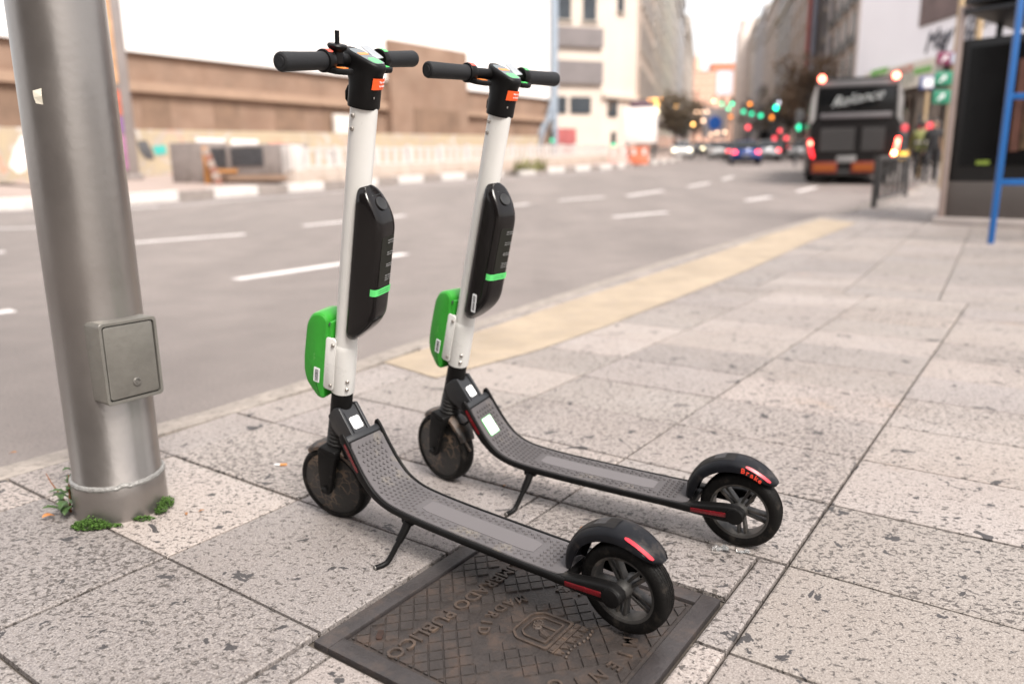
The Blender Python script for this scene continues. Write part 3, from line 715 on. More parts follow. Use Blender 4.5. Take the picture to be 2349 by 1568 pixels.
    for sg in (1, -1):
        arm = rpoly([(.20, .092), (.20, .101), (.125, .1055), (.095, .1115), (.03, .122), (.0, .124), (-.020, .113), (-.022, .097), (-.008, .084), (.03, .084), (.12, .088)], .008, 4)
        b = MB().prism(arm, sg * .0345, sg * .060, lambda a, c, t: (a, t, c), bev=.006, seg=3)
        b.lathe([(0, 0), (.0185, 0), (.0195, .002), (.0185, .006), (.012, .008), (0, .0085)], 24, T((-.001, sg * .058, .1035)) @ RX(-sg * pi / 2))
        a_ = fix(b, 'rear_arm', BLK, deck, ang=40)
        b = MB().prism(rpoly([(.103, .0935), (.103, .1035), (.018, .1085), (.018, .0975)], .0045), sg * .0598, sg * .0615, lambda a, c, t: (a, t, c), bev=.0005); fix(b, 'side_reflector', REDR, deck)
    # ---- rear wheel
    Mr = T((0, 0, .0955)) @ RX(-pi / 2)
    b = MB(); pf = [(.066, -.019), (.073, -.0215), (.082, -.0215), (.0885, -.0185)]
    for g in (-.013, -.0065, 0, .0065, .013): pf += [(.0925 - abs(g) * .12, g - .0022), (.0908 - abs(g) * .12, g - .0008), (.0908 - abs(g) * .12, g + .0008), (.0925 - abs(g) * .12, g + .0022)]
    pf += [(.0885, .0185), (.082, .0215), (.073, .0215), (.066, .019)]
    b.lathe(pf, 72, Mr, closed=True); rw = fix(b, 'rear_wheel', TYRE, ang=40)
    b = MB().lathe([(.0615, -.0175), (.0665, -.0195), (.0675, -.0195), (.0675, .0195), (.0665, .0195), (.0615, .0175), (.0605, .006), (.0605, -.006)], 60, Mr, closed=True)
    b.lathe([(0, -.030), (.013, -.030), (.016, -.018), (.018, -.012), (.018, .012), (.016, .018), (.013, .030), (0, .030)], 28, Mr)
    for k in range(5):
        a = 2 * pi * k / 5 + (.42 if S2 else .15); M_ = Mr @ RZ(a)
        for sg in (1, -1):
            b.prism([(.014, sg * .0022), (.014, sg * .0085), (.0635, sg * .0115), (.0635, sg * .0045)], -.0092, .0092, lambda p_, q_, t: (p_, q_, t), M=M_, bev=.0018)
    fix(b, 'rim', RIMM, rw, ang=40)
    # ---- rear fender (brake)
    b = MB(); secs = []; NF = 26
    FO = [(7, .1275, .029, .020), (22, .131, .0325, .026), (45, .1335, .0335, .026), (70, .131, .034, .026), (95, .1255, .0335, .0235), (112, .1200, .032, .020), (124, .1165, .028, .015), (131, .115, .021, .009), (135.5, .114, .011, .004)]
    def fo(a):
        for p_, q_ in zip(FO, FO[1:]):
            if a <= q_[0]:
                t = (a - p_[0]) / (q_[0] - p_[0]); return [p_[i] + (q_[i] - p_[i]) * t for i in (1, 2, 3)]
        return FO[-1][1:]
    def fpt(a, r, yy): return (r * cos(radians(a)), yy, .0955 + r * sin(radians(a)))
    for k in range(NF + 1):
        a = 7 + 128.5 * k / NF; r, w, d_ = fo(a); q = []
        for yy, dr in ((-w, -d_), (-w, -d_ * .55), (-w * .93, -.0085), (-w * .72, -.003), (-w * .35, -.0003), (0, 0), (w * .35, -.0003), (w * .72, -.003), (w * .93, -.0085), (w, -d_ * .55), (w, -d_), (w - .003, -d_), (w * .86, -.010), (w * .6, -.0055), (0, -.003), (-w * .6, -.0055), (-w * .86, -.010), (-w + .003, -d_)):
            q.append(fpt(a, r + dr, yy))
        secs.append(q)
    b.loft(secs); fen = fix(b, 'rear_fender', mat('fender_plastic', (.0065, .007, .009), .42, 0, .2, 30, dirt=(.06, .05, .044), ds=22, dthr=(.55, .8), spec=.18), ang=50)
    b = MB()
    for k in range(34):
        a = 20 + k * 1.9; r, w, d_ = fo(a); w *= .60; pa = [fpt(a + o_, r + h_, yy) for o_ in (0, .95) for yy, h_ in ((-w, -.001), (-w * .5, .0012), (0, .0018), (w * .5, .0012), (w, -.001))]
        b._add(pa, [(i, i + 1, i + 6, i + 5) for i in range(4)])
        pb = [fpt(a + o_, r + h_ + (.0 if j in (0,) else -.002), yy) for j, o_ in ((0, 0), (1, 0)) for yy, h_ in ((-w, -.001), (-w * .5, .0012), (0, .0018), (w * .5, .0012), (w, -.001))]
        b._add(pb, [(i, i + 1, i + 6, i + 5) for i in range(4)])
    fix(b, 'foot_pad', mat('ribbed_rubber', (.022, .019, .017), .7, 0, .2, 30), fen, flat=True)
    b = MB(); pa = [fpt(a, fo(a)[0] + .0014, yy) for a in (62, 68, 74) for yy in (-.012, .012)]; b._add(pa, [(0, 1, 3, 2), (2, 3, 5, 4)]); fix(b, 'slot', INK, fen, flat=True)
    for sg in (1,):
        b = MB(); secs = []
        for k in range(11):
            a = 97 + 30.5 * k / 10; r, w, d_ = fo(a); f = .0034 * (.55 if k in (0, 10) else 1); n_ = Vector((cos(radians(a)) * .75, sg * .66, sin(radians(a)) * .75))
            c_ = Vector(fpt(a, r - .0048, sg * w * .86)); tv = Vector((cos(radians(a)) * .66, -sg * .75, sin(radians(a)) * .66))
            secs.append([c_ + tv * f + n_ * .0014, c_ - tv * f + n_ * .0014, c_ - tv * f - n_ * .003, c_ + tv * f - n_ * .003])
        b.loft(secs); fix(b, 'reflective_tape', REDT, fen)
    if S2:
        b = MB()
        for k, ch in enumerate('Brake'):
            a = 95 + k * 5.5; r, w, d_ = fo(a)
            p_ = Vector(fpt(a, r - .0150 - k * .0001, w + .0004))
            ea = Vector((-sin(radians(a)), 0, cos(radians(a)))); er = Vector((cos(radians(a)), 0, sin(radians(a))))
            Mt = Matrix(((ea.x, er.x, 0, p_.x), (0, 0, 1, p_.y), (ea.z, er.z, 0, p_.z), (0, 0, 0, 1)))
            b.text(ch, .0165, Mt, .0004, bold=.0004)
        fix(b, 'brake_lettering', REDL, fen, flat=True)
    b = MB().tube([(.776, .012, .205), (.762, .020, .186), (.742, .026, .188), (.722, .026, .205), (.715, .024, .222)], .0035, 8); fix(b, 'cable', BLKP)
    # ---- kickstand
    b = MB().tube([(.528, .050, .098), (.5305, .062, .080), (.536, .078, .058)], [.0105, .0098, .0085], 12)
    b.tube([(.535, .0765, .060), (.544, .101, .026), (.547, .109, .0175), (.551, .120, .0145), (.556, .137, .0155)], .0063, 12)
    b.box((.528, .046, .099), (.034, .022, .014), bev=.003); ks = fix(b, 'kickstand', BLK, ang=50)
    b = MB().tube([(.556, .1365, .0155), (.5566, .1388, .0156)], [.0063, .0058], 12); fix(b, 'worn_tip', mat('worn_steel', (.16, .15, .14), .5, .5, .1, 60), ks)
    return root
# knurled grip rubber
GRIPM = bpy.data.materials.new('knurled_grip'); GRIPM.use_nodes = True
_n = GRIPM.node_tree.nodes; _l = GRIPM.node_tree.links; _b = _n['Principled BSDF']; _b.inputs['Specular IOR Level'].default_value = .3; _b.inputs['Base Color'].default_value = (.011, .0115, .013, 1); _b.inputs['Roughness'].default_value = .6
_t = _n.new('ShaderNodeTexCoord'); _w = _n.new('ShaderNodeTexVoronoi'); _w.inputs['Scale'].default_value = 620; _l.new(_t.outputs['Object'], _w.inputs['Vector'])
_u = _n.new('ShaderNodeBump'); _u.inputs['Strength'].default_value = .6; _u.inputs['Distance'].default_value = .001; _u.invert = True; _l.new(_w.outputs['Distance'], _u.inputs['Height']); _l.new(_u.outputs[0], _b.inputs['Normal'])
scooter((.2152, 1.3086, 142.17, 4.19), 11.95, 'nearer white and green electric scooter with its rear wheel on the iron manhole cover', False)
scooter((.5284, 1.6432, 149.33, 5.04), -12.53, 'farther white and green electric scooter with Brake in red letters on its rear fender', True)
# ------------------------------------------------------------------ lamp post with its inspection door
POLE = mat('aluminium_paint', (.27, .25, .235), .33, .85, .05, 5, .05, 55, dirt=(.22, .20, .19), ds=4, dthr=(.55, .9))
POLED = mat('door_grey_paint', (.155, .147, .131), .5, .3, .12, 14, .12, 70, dirt=(.15, .15, .12), ds=20, dthr=(.66, .78))
pc = Vector((-1.042, 1.892, 0))
pole = empty('lamp_post', pc, 'thick grey metal lamp post with a small square door, weeds at its foot', 'lamp post')
b = MB(); secs = []
for z, r in ((.0, .1125), (.06, .1122), (.088, .1115), (.096, .1085), (.1, .1052), (.6, .1045), (1.5, .1025), (3, .098), (6, .085)):
    secs.append([(r * cos(2 * pi * k / 64), r * sin(2 * pi * k / 64), z) for k in range(64)])
b.loft(secs); b.build('shaft', POLE, pole, ang=50)
b = MB(); random.seed(3); secs = []
for k in range(72):
    a = 2 * pi * k / 72; R = .1078 + random.uniform(-.0006, .0008); z = .093 + .0015 * sin(a * 2 + 1) + random.uniform(-.0008, .0008) + (.004 if abs(a - 5.25) < .1 else 0)
    secs.append([((R + .0065 * cos(t)) * cos(a), (R + .0065 * cos(t)) * sin(a), z + .0075 * sin(t)) for t in [2 * pi * j / 8 for j in range(8)]])
secs.append(secs[0]); b.loft(secs, cap=False); b.build('weld_collar', mat('bright_weld', (.25, .245, .235), .5, .4, .2, 60, .4, 120), pole)
DA = radians(-35); Md = RZ(DA)                                  # local x = out of the door
z0, z1 = .318, .518
b = MB(); zc, hz = (z0 + z1) / 2, (z1 - z0) / 2; hw = .072
outer = rpoly([(-hw, z0), (hw, z0), (hw, z1), (-hw, z1)], .012, 5); inn = rpoly([(-hw + .0075, z0 + .0075), (hw - .0075, z0 + .0075), (hw - .0075, z1 - .0075), (-hw + .0075, z1 - .0075)], .009, 5)
n_ = len(outer)
def ring(po, x_): return [(x_, a, c) for a, c in po]
b.loft([ring(outer, .06), ring(outer, .139), ring([(a * .985, zc + (c - zc) * .988) for a, c in outer], .1405), ring(inn, .1405), ring(inn, .125)], cap=False)
fr = b.build('door_frame', POLED, pole, Md, ang=40)
b = MB().prism(rpoly([(-hw + .011, z0 + .011), (hw - .0105, z0 + .0115), (hw - .0105, z1 - .0105), (-hw + .0115, z1 - .0105)], .008, 5), .126, .1385, lambda a, c, t: (t, a, c), bev=.0015)
dr = b.build('door', POLED, pole, Md)
b = MB().prism([(-hw + .004, z0 + .004), (hw - .004, z0 + .004), (hw - .004, z1 - .004), (-hw + .004, z1 - .004)], .118, .126, lambda a, c, t: (t, a, c)); b.build('dark_gap', mat('gap', (.012, .012, .011), .9, 0, 0), fr)
b = MB().lathe([(0, 0), (.0095, 0), (.0105, .002), (.009, .004), (.0068, .0042), (.0065, .002), (.0045, .002), (.004, .0035), (0, .0036)], 24, T((.1385, .006, z0 + .045)) @ RY(pi / 2)); b.build('lock', mat('lock_metal', (.20, .19, .175), .4, .6, .2, 80), dr)
b = MB(); a = radians(-96); q = T((0, 0, at(105, 222, 1.79).z - 1.317)) @ RZ(a)
b._add([(.1035, -.012, 1.33), (.1036, .010, 1.335), (.1068, .011, 1.318), (.1042, -.011, 1.316), (.1036, .009, 1.30), (.1035, -.008, 1.303)], [(0, 1, 2, 3), (3, 2, 4, 5)]); b.build('torn_sticker', mat('torn_paper', (.62, .58, .48), .8, 0, .1, 60), pole, q, flat=True)
# ------------------------------------------------------------------ weeds, moss
LEAF = mat('weed_leaf', (.035, .075, .018), .55, 0, .3, 60, .2, 200, dirt=(.06, .10, .028), ds=40, dthr=(.5, .8)); MOSS = mat('moss_green', (.045, .10, .012), .9, 0, .5, 120); STALK = mat('red_stalk', (.17, .06, .02), .6, 0, .2, 40)
random.seed(11)
wd = empty('weed_plant', pc + Vector((-.118, -.035, 0)), 'small leafy green weed with a reddish stalk at the left foot of the lamp post', 'weed')
def leaf(b, base, dirv, L, w, droop, lobes=0):
    d = Vector(dirv).normalized(); sd = d.cross(Vector((0, 0, 1))).normalized(); secs = []
    m = 9
    for i in range(m + 1):
        t = i / m; ww = w * sin(pi * min(1, t * .93 + .06)) ** .75 * (1 + .28 * sin(t * 22) * (1 if lobes else 0)); c = Vector(base) + d * L * t + Vector((0, 0, L * (.55 * t - droop * t * t)))
        secs.append([c - sd * ww + Vector((0, 0, ww * .35)), c, c + sd * ww + Vector((0, 0, ww * .35))])
    vs = [p for q in secs for p in q]; b._add(vs, [(i * 3 + j, i * 3 + j + 1, i * 3 + 4 + j, i * 3 + 3 + j) for i in range(m) for j in range(2)])
b = MB()
for k in range(11):
    a = random.uniform(2.2, 5.0); L = random.uniform(.03, .06); h = random.uniform(.004, .055)
    leaf(b, (random.uniform(-.015, .015), random.uniform(-.02, .02), h), (cos(a), sin(a), random.uniform(.0, .6)), L, L * random.uniform(.16, .24), random.uniform(.5, .9), 1)
for k in range(10):
    a = random.uniform(1.2, 6); leaf(b, (.012, -.012 + k * .004, .03 + k * .008), (cos(a), sin(a), .6), .034, .010, .7, 1)
b.build('leaves', LEAF, wd, flat=True)
b = MB().tube([(-.005, .01, .004), (-.03, .02, .035), (-.062, .035, .068), (-.082, .05, .088)], [.0022, .002, .0016, .001], 6); b.tube([(0, 0, 0), (.006, -.004, .05), (.010, -.002, .105)], [.003, .0025, .001], 6); b.build('stalk', STALK, wd)
b = MB(); leaf(b, (-.02, -.035, .006), (-.4, -.5, .1), .03, .011, .5); b.build('dead_leaf', mat('dead_leaf', (.42, .17, .05), .7, 0, .2, 60), wd, flat=True)
b = MB()
def tuft(cx, cy, rx, ry, n_, hmax):
    for _ in range(n_):
        a = random.uniform(0, 2 * pi); rr = sqrt(random.random()); x_, y_ = cx + rx * rr * cos(a), cy + ry * rr * sin(a); h = hmax * (1 - rr * .75) * random.uniform(.45, 1)
        for q in range(4):
            t = random.uniform(0, 2 * pi); L = random.uniform(.003, .006); o_ = Vector((x_, y_, h * random.uniform(.3, 1)))
            d1 = Vector((cos(t), sin(t), random.uniform(.2, 1.2))).normalized() * L; d2 = Vector((-sin(t), cos(t), .3)) * L * .45
            b._add([o_, o_ + d1 * .6 + d2, o_ + d1, o_ + d1 * .6 - d2], [(0, 1, 2, 3)])
mc = pc + Vector((-.015, -.128, 0)); tuft(mc.x, mc.y, .050, .024, 480, .034); tuft(mc.x + .055, mc.y + .008, .02, .008, 40, .007)
mc = pc + Vector((.122, -.02, 0)); tuft(mc.x, mc.y, .016, .045, 260, .045); tuft(pc.x + .095, pc.y - .085, .03, .012, 90, .012)
tag(b.build('moss', MOSS, flat=True), 'bright green moss cushions growing round the foot of the lamp post', 'moss', kind='stuff')
# ------------------------------------------------------------------ iron cover
IRON = mat('cast_iron', (.031, .0245, .022), .6, .1, .25, 18, .25, 130, dirt=(.07, .044, .031), ds=17, dthr=(.50, .78)); IRONF = mat('iron_frame', (.037, .032, .032), .52, .15, .25, 12, .2, 110, dirt=(.09, .065, .052), ds=9, dthr=(.52, .8)); RUST = mat('rusty_relief', (.050, .036, .029), .62, .1, .3, 30, .3, 160, dirt=(.105, .068, .045), ds=30, dthr=(.5, .75))
mc = uv(-.7615, 1.1115); d_u, d_v = uv(1, 0), uv(0, 1)
MM = Matrix(((-d_v.x, d_u.x, 0, mc.x), (-d_v.y, d_u.y, 0, mc.y), (0, 0, 1, -.001), (0, 0, 0, 1)))
mh = empty('manhole_cover', MM, 'square rusty cast iron cover with raised lettering and crest set in the paving', 'manhole cover')
HX, HY = .284, .2915
b = MB(); fw = .040
for (cx, cy, sx, sy) in ((0, -HY + fw / 2, HX * 2, fw), (0, HY - fw / 2, HX * 2, fw), (-HX + fw / 2, 0, fw, HY * 2 - 2 * fw), (HX - fw / 2, 0, fw, HY * 2 - 2 * fw)):
    b.box((cx, cy, -.012), (sx - .001, sy - .001, .024), bev=.002)
b.build('frame', IRONF, mh)
ix, iy = HX - fw - .0025, HY - fw - .0025
b = MB().box((0, 0, -.016), (ix * 2, iy * 2, .020), bev=.002)
def sq(poly):
    for P_, N_ in (((ix - .008, 0), (-1, 0)), ((-ix + .008, 0), (1, 0)), ((0, iy - .008), (0, -1)), ((0, -iy + .008), (0, 1))):
        poly = clip(poly, Vector(P_), Vector(N_))
        if len(poly) < 3: return []
    return poly
CX, CY = .005, .055                                          # crest centre
pt_ = .0275; g_ = .0013
for i in range(-16, 17):
    for j in range(-16, 17):
        ex, ey = Vector((cos(radians(42)), sin(radians(42)))), Vector((-sin(radians(48)), cos(radians(48))))
        o_ = ex * i * pt_ + ey * j * pt_; c_ = o_ + (ex + ey) * pt_ / 2
        if abs(c_.y + .142) < .030 and abs(c_.x) < .225: continue
        dd = hypot(c_.x - CX, c_.y - CY)
        if abs(c_.x - CX) < .062 and -.07 < c_.y - CY < .085: continue
        if .090 < dd < .152 and c_.y - CY < -.045: continue
        if .132 < dd < .18 and c_.y - CY > -.02: continue
        if any(hypot(c_.x - hx, c_.y - hy) < .02 for hx, hy in ((.195, -.205), (-.195, .205))): continue
        p_ = sq([o_ + ex * g_ + ey * g_, o_ + ex * (pt_ - g_) + ey * g_, o_ + ex * (pt_ - g_) + ey * (pt_ - g_), o_ + ex * g_ + ey * (pt_ - g_)])
        if len(p_) < 3: continue
        q_ = [p + (c_ - p) * .06 for p in p_]
        k_ = len(p_); b._add([(p.x, p.y, -.0062) for p in p_] + [(p.x, p.y, -.0028) for p in q_], [tuple(range(k_, 2 * k_))] + [(m, (m + 1) % k_, k_ + (m + 1) % k_, k_ + m) for m in range(k_)])
lid = b.build('lid', IRON, mh, ang=30)
b = MB(); b.text('ALUMBRADO PUBLICO',   .044, T((.006, -.142, -.0052)), .0036, bold=.0006, sp=1.02); b.build('lettering', RUST, lid, ang=30)
def arc(word, r, a0, a1, size, inward):
    b = MB()
    for k, ch in enumerate(word):
        a = a0 + (a1 - a0) * k / (len(word) - 1)
        b.text(ch, size, T((CX + r * cos(a), CY + r * sin(a), -.0052)) @ RZ(a - pi / 2 if not inward else a + pi / 2), .0036, bold=.0006)
    b.build('lettering', RUST, lid, ang=30)
arc('MADRID', .124, radians(-121), radians(-57), .032, True)
arc('AYUNTAMIENTO', .156, radians(201), radians(37), .037, False)
b = MB()
def rim(poly, w, z0_=-.006, z1_=-.002):
    o_ = [Vector(p) for p in poly]; c_ = sum(o_, Vector((0, 0))) / len(o_); i_ = [p + (c_ - p) * w for p in o_]; k_ = len(o_)
    vs = [(p.x, p.y, z0_) for p in o_] + [(p.x, p.y, z1_) for p in o_] + [(p.x, p.y, z1_) for p in i_] + [(p.x, p.y, z0_) for p in i_]
    b._add(vs, [(r_ * k_ + m, r_ * k_ + (m + 1) % k_, (r_ + 1) * k_ + (m + 1) % k_, (r_ + 1) * k_ + m) for r_ in range(3) for m in range(k_)])
sh = rpoly([(CX - .052, CY - .040), (CX - .034, CY - .060), (CX + .034, CY - .060), (CX + .052, CY - .040), (CX + .052, CY + .030), (CX - .052, CY + .030)], .008)
rim(sh, .10); rim([(CX + (x_ - CX) * .70, CY - .012 + (y_ - CY + .012) * .70) for x_, y_ in sh], .10)
b.box((CX, CY + .0385, -.0045), (.104, .012, .005), bev=.001)
for k in range(5): b.prism(rpoly([(-.007, -.004), (.007, -.004), (.007, .004), (-.007, .004)], .003), -.002, -.0006, M=T((CX - .042 + k * .021, CY + .0385, 0)))
for k in range(5):
    x_ = CX - .044 + k * .022; b.prism([(x_ - .009, CY + .047), (x_ + .009, CY + .047), (x_ + .004, CY + .062), (x_, CY + .056), (x_ - .004, CY + .062)], -.006, -.0022)
for k in range(9): b.ball((CX - .048 + k * .012, CY + .070 + .004 * sin(k * .8), -.004), .004, sub=1)
# simple tree and standing animal inside the shield
b.box((CX - .010, CY - .005, -.0048), (.005, .036, .004)); b.ball((CX - .010, CY - .0285, -.006), .015, sc=(1, .8, .3), sub=2)
for k in range(8): b.ball((CX - .010 + .010 * cos(k * .8), CY - .0285 + .008 * sin(k * .8), -.0022), .0025, sub=1)
b.tube([(CX + .016, CY + .012, -.0045), (CX + .011, CY - .004, -.0045), (CX + .004, CY - .014, -.0045)], [.006, .0075, .004], 8); b.tube([(CX + .016, CY + .010, -.0045), (CX + .018, CY + .020, -.0045)], .003, 6)
b.build('crest', RUST, lid, ang=30)
for hx, hy in ((.195, -.205), (-.195, .205)):
    b = MB().prism(rpoly([(-.014, -.006), (.014, -.006), (.014, .006), (-.014, .006)], .005), -.0062, -.0026, M=T((hx, hy, 0)) @ RZ(.6)); b.build('lifting_hole', mat('rust_hole', (.03, .013, .008), .95, 0, .4, 60), lid)
# ------------------------------------------------------------------ litter
random.seed(5)
def butt(p, ang, label):
    r_ = empty('cigarette_butt', T(p) @ RZ(ang), label, 'cigarette butt')
    MB().tube([(0, 0, .004), (.020, 0, .004)], .0038, 10).build('filter', mat('butt_orange', (.62, .27, .08), .8, 0, .15, 90), r_)
    MB().tube([(.020, 0, .004), (.034, .001, .0042), (.037, .0015, .004)], [.0038, .0036, .002], 10).build('paper', PAPER, r_)
butt(on(658, 1068) + Vector((0, 0, .0005)), pi + .05, 'orange and white cigarette butt on the slab between lamp post and scooter wheel')
def dry(p, a, L, label, col):
    b = MB(); leaf(b, (0, 0, .002), (cos(a), sin(a), 0), L, L * .28, .4); o = b.build('dry_leaf', mat(*col), None, T(p), flat=True); tag(o, label, 'leaf', 'dry leaf scraps on the paving')
DL = ('dry_leaf_brown', (.26, .12, .05), .8, 0, .2, 60)
for (px, py, L, a, lb) in ((455, 1176, .016, .4, 'brown dry leaf scrap on the pale slab right of the lamp post'), (428, 1183, .014, 2.0, 'tiny brown leaf scrap lying just right of the moss clump'), (20, 1043, .025, .2, 'small brown leaf at the left edge beside the kerb'), (930, 1587, .016, 1.2, 'tan leaf crumb on the slab left of the manhole cover'), (1331, 1216, .014, .7, 'tan leaf crumb behind the nearer deck'), (1674, 1226, .012, .2, 'orange leaf crumb near the farther rear wheel'), (1155, 1118, .012, 1, 'dark leaf crumb in the joint by the farther kickstand')):
    q = on(px, py)
    if px < 2000 and 0 < py < 1566: dry(q + Vector((0, 0, .001)), a, L, lb, DL)
PLAS = bpy.data.materials.new('clear_plastic'); PLAS.use_nodes = True; _b = PLAS.node_tree.nodes['Principled BSDF']; _b.inputs['Transmission Weight'].default_value = .85; _b.inputs['Roughness'].default_value = .12; _b.inputs['Base Color'].default_value = (.9, .92, .93, 1)
for (px, py, s_, lb) in ((1652, 1262, .020, 'crumpled clear plastic scrap left of another under the farther rear wheel'), (1704, 1268, .016, 'crumpled clear plastic scrap right of another by the farther rear wheel')):
    b = MB(); m = bmesh.new(); bmesh.ops.create_grid(m, x_segments=7, y_segments=5, size=s_)
    for v in m.verts: v.co.z = random.uniform(.001, s_ * .55); v.co.x += random.uniform(-.3, .3) * s_ * .4; v.co.y = v.co.y * .45 + random.uniform(-.2, .2) * s_ * .4
    b.merge(m); tag(b.build('plastic_scrap', PLAS, None, T(on(px, py)), flat=True), lb, 'litter')
# ------------------------------------------------------------------ buildings
random.seed(21)
CREAM = mat('cream_render', (.62, .54, .47), .85, 0, .08, .25); CREAM_SUNLIT = mat('sunlit_cream_render', (.68, .59, .52), .85, 0, .08, .2); GREYB = mat('grey_band', (.20, .18, .18), .8, 0, .15, .4)
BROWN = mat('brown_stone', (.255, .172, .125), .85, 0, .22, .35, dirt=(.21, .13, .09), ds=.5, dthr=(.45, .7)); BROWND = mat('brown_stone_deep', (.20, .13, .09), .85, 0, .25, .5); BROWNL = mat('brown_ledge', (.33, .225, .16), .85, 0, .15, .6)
TARP = mat('white_tarpaulin', (.86, .84, .82), .7, 0, .03, .12); WIN = mat('window_glass', (.055, .065, .075), .12, 0, .3, .7); WINF = mat('window_surround', (.42, .38, .33), .8, 0, .1, 2)
STEELB = mat('blue_grey_steel', (.33, .39, .46), .5, .3, .1, 3)
def frame_m(a, b):
    "local frame of a facade from ground point a to b: x along it, -y toward the street, z up"
    d = (b - a); d.z = 0; L = d.length; d.normalize(); n = Vector((-d.y, d.x, 0))
    return Matrix(((d.x, n.x, 0, a.x), (d.y, n.y, 0, a.y), (0, 0, 1, a.z), (0, 0, 0, 1))), L
def gp3(px, Y, dz=0):
    q = at(px, 390, Y); return Vector((q.x, q.y, ground(q.y) + dz))
# --- the wrapped building on the left
A, B = gp3(-60, 39.5), gp3(1258, 80); A.z = B.z = .9
Mw_, L = frame_m(A, B)
wb = empty('wrapped_building', Mw_, 'huge building wrapped in white sheeting above a brown stone base', 'building')
H0 = 6.85 + .86 - .9
b = MB().box((L / 2, 7, H0 / 2), (L, 14, H0)); b.build('stone_base', BROWN, wb, I4, flat=True)
b = MB().box((L / 2, 6.9, H0 + 11), (L + .2, 14.4, 22.0)); b.build('white_sheeting', TARP, wb, I4, flat=True)
for z in (H0 * .20, H0 * .72): MB().box((L / 2, -.18, z), (L, .35, .55)).build('ledge', BROWNL, wb, I4, flat=True)
x_ = 1.5
while x_ < L - 2:
    w = random.choice((1.2, 1.8, 2.4)); MB().box((x_ + w / 2, -.02, H0 * .46), (w, .04, H0 * .38)).build('recess', BROWND, wb, I4, flat=True); x_ += w + random.uniform(1.2, 3.2)
b = MB().box((L / 2, -.05, H0 - .12), (L, .12, .2)); b.build('eave_line', BROWND, wb, I4, flat=True)
def along(px):                                   # where the ray through photo column px meets the facade
    d = at(px, 390, 1) - EYE; n = Mw_.to_3x3() @ Vector((0, 1, 0)); t = (A - EYE).dot(n) / d.dot(n); return Mw_.inverted() @ (EYE + d * t)
x0_, x1_ = along(890).x, along(1063).x; zt = at(890, 92, (Mw_ @ along(890)).y).z - A.z
pb = MB().box(((x0_ + x1_) / 2, -.25, zt / 2), (x1_ - x0_, .9, zt)); pb.build('stone_portal', BROWN, wb, I4, flat=True)
b = MB().box(((x0_ + x1_) / 2 + .6, -.74, H0 * .36), ((x1_ - x0_) * .6, .1, H0 * .72)); b.build('gate_recess', BROWND, wb, I4, flat=True)
x0_, x1_ = along(762).x, along(832).x; b = MB().box(((x0_ + x1_) / 2, -.5, 2.6), (x1_ - x0_, .3, 2.9)); b.build('white_notice', mat('notice_white', (.66, .62, .58), .8, 0, .1, 1), wb, I4, flat=True)
sc = empty('scaffold_mast', B + Vector((.6, -.6, 0)), 'blue grey steel scaffold mast with slanting braces at the end of the white sheeting', 'scaffold')
b = MB(); b.tube([(0, 0, 0), (0, 0, 24)], .32, 8); b.build('mast', STEELB, sc, I4)
for k in range(3): MB().tube([(-4.6 + k * 1.2, -1.2, 0), (-.1, -.1, 5.4 + k * .9)], .16, 6).build('brace', STEELB, sc, I4)
# --- painted hoarding in front of it
HOARD = bpy.data.materials.new('painted_hoarding'); HOARD.use_nodes = True; _n = HOARD.node_tree.nodes; _l = HOARD.node_tree.links; _b = _n['Principled BSDF']; _b.inputs['Roughness'].default_value = .75
_t = _n.new('ShaderNodeTexCoord'); _v = _n.new('ShaderNodeTexNoise'); _v.inputs['Scale'].default_value = .9; _v.inputs['Detail'].default_value = 3; _v.inputs['Distortion'].default_value = 1.2
_r = _n.new('ShaderNodeValToRGB'); _l.new(_t.outputs['Object'], _v.inputs['Vector']); _l.new(_v.outputs['Fac'], _r.inputs[0]); _l.new(_r.outputs[0], _b.inputs['Base Color'])
_e = _r.color_ramp.elements; _e[0].position = .30; _e[0].color = (.55, .52, .49, 1); _e[1].position = .72; _e[1].color = (.52, .30, .20, 1)
for p_, c_ in ((.40, (.42, .345, .26, 1)), (.52, (.46, .375, .255, 1)), (.60, (.40, .335, .25, 1)), (.66, (.42, .37, .33, 1))): q = _e.new(p_); q.color = c_
A2, B2 = gp3(-120, 25.6, .06), gp3(1235, 70, .06)
Mh, Lh = frame_m(A2, B2); dz = B2.z - A2.z
hd = empty('painted_hoarding', Mh, 'long yellowish hoarding covered in painted murals behind the far pavement', 'hoarding')
b = MB(); m = 40
vs = []
for i in range(m + 1):
    t = i / m; y_ = (Mh @ Vector((Lh * t, 0, 0))).y; z = ground(y_) + .0 - A2.z
    vs += [(Lh * t, 0, z), (Lh * t, 0, z + 1.95), (Lh * t, .08, z + 1.95), (Lh * t, .08, z)]
b._add(vs, [(i * 4 + j, i * 4 + (j + 1) % 4, i * 4 + 4 + (j + 1) % 4, i * 4 + 4 + j) for i in range(m) for j in range(3)]); b.build('hoarding_boards', HOARD, hd, I4, flat=True)
def along2(px):
    d = at(px, 390, 1) - EYE; n = Mh.to_3x3() @ Vector((0, 1, 0)); t = (A2 - EYE).dot(n) / d.dot(n); return Mh.inverted() @ (EYE + d * t)
def mural(name, pts, m_, off=.02):
    b = MB(); P_ = []
    for px, py in pts:
        q = along2(px); y_ = (Mh @ q).y; P_.append((q.x, at(px, py, y_).z - A2.z))
    b.prism(P_, -off, -off + .012, lambda a, c, t: (a, t, c)); b.build(name, m_, hd, I4, flat=True)
mural('white_arch', [(22, 380), (38, 345), (58, 312), (76, 308), (96, 325), (110, 362), (108, 378), (92, 376), (84, 350), (66, 366), (58, 392), (40, 398)], mat('mural_white', (.80, .77, .75), .7, 0, .08, 1))
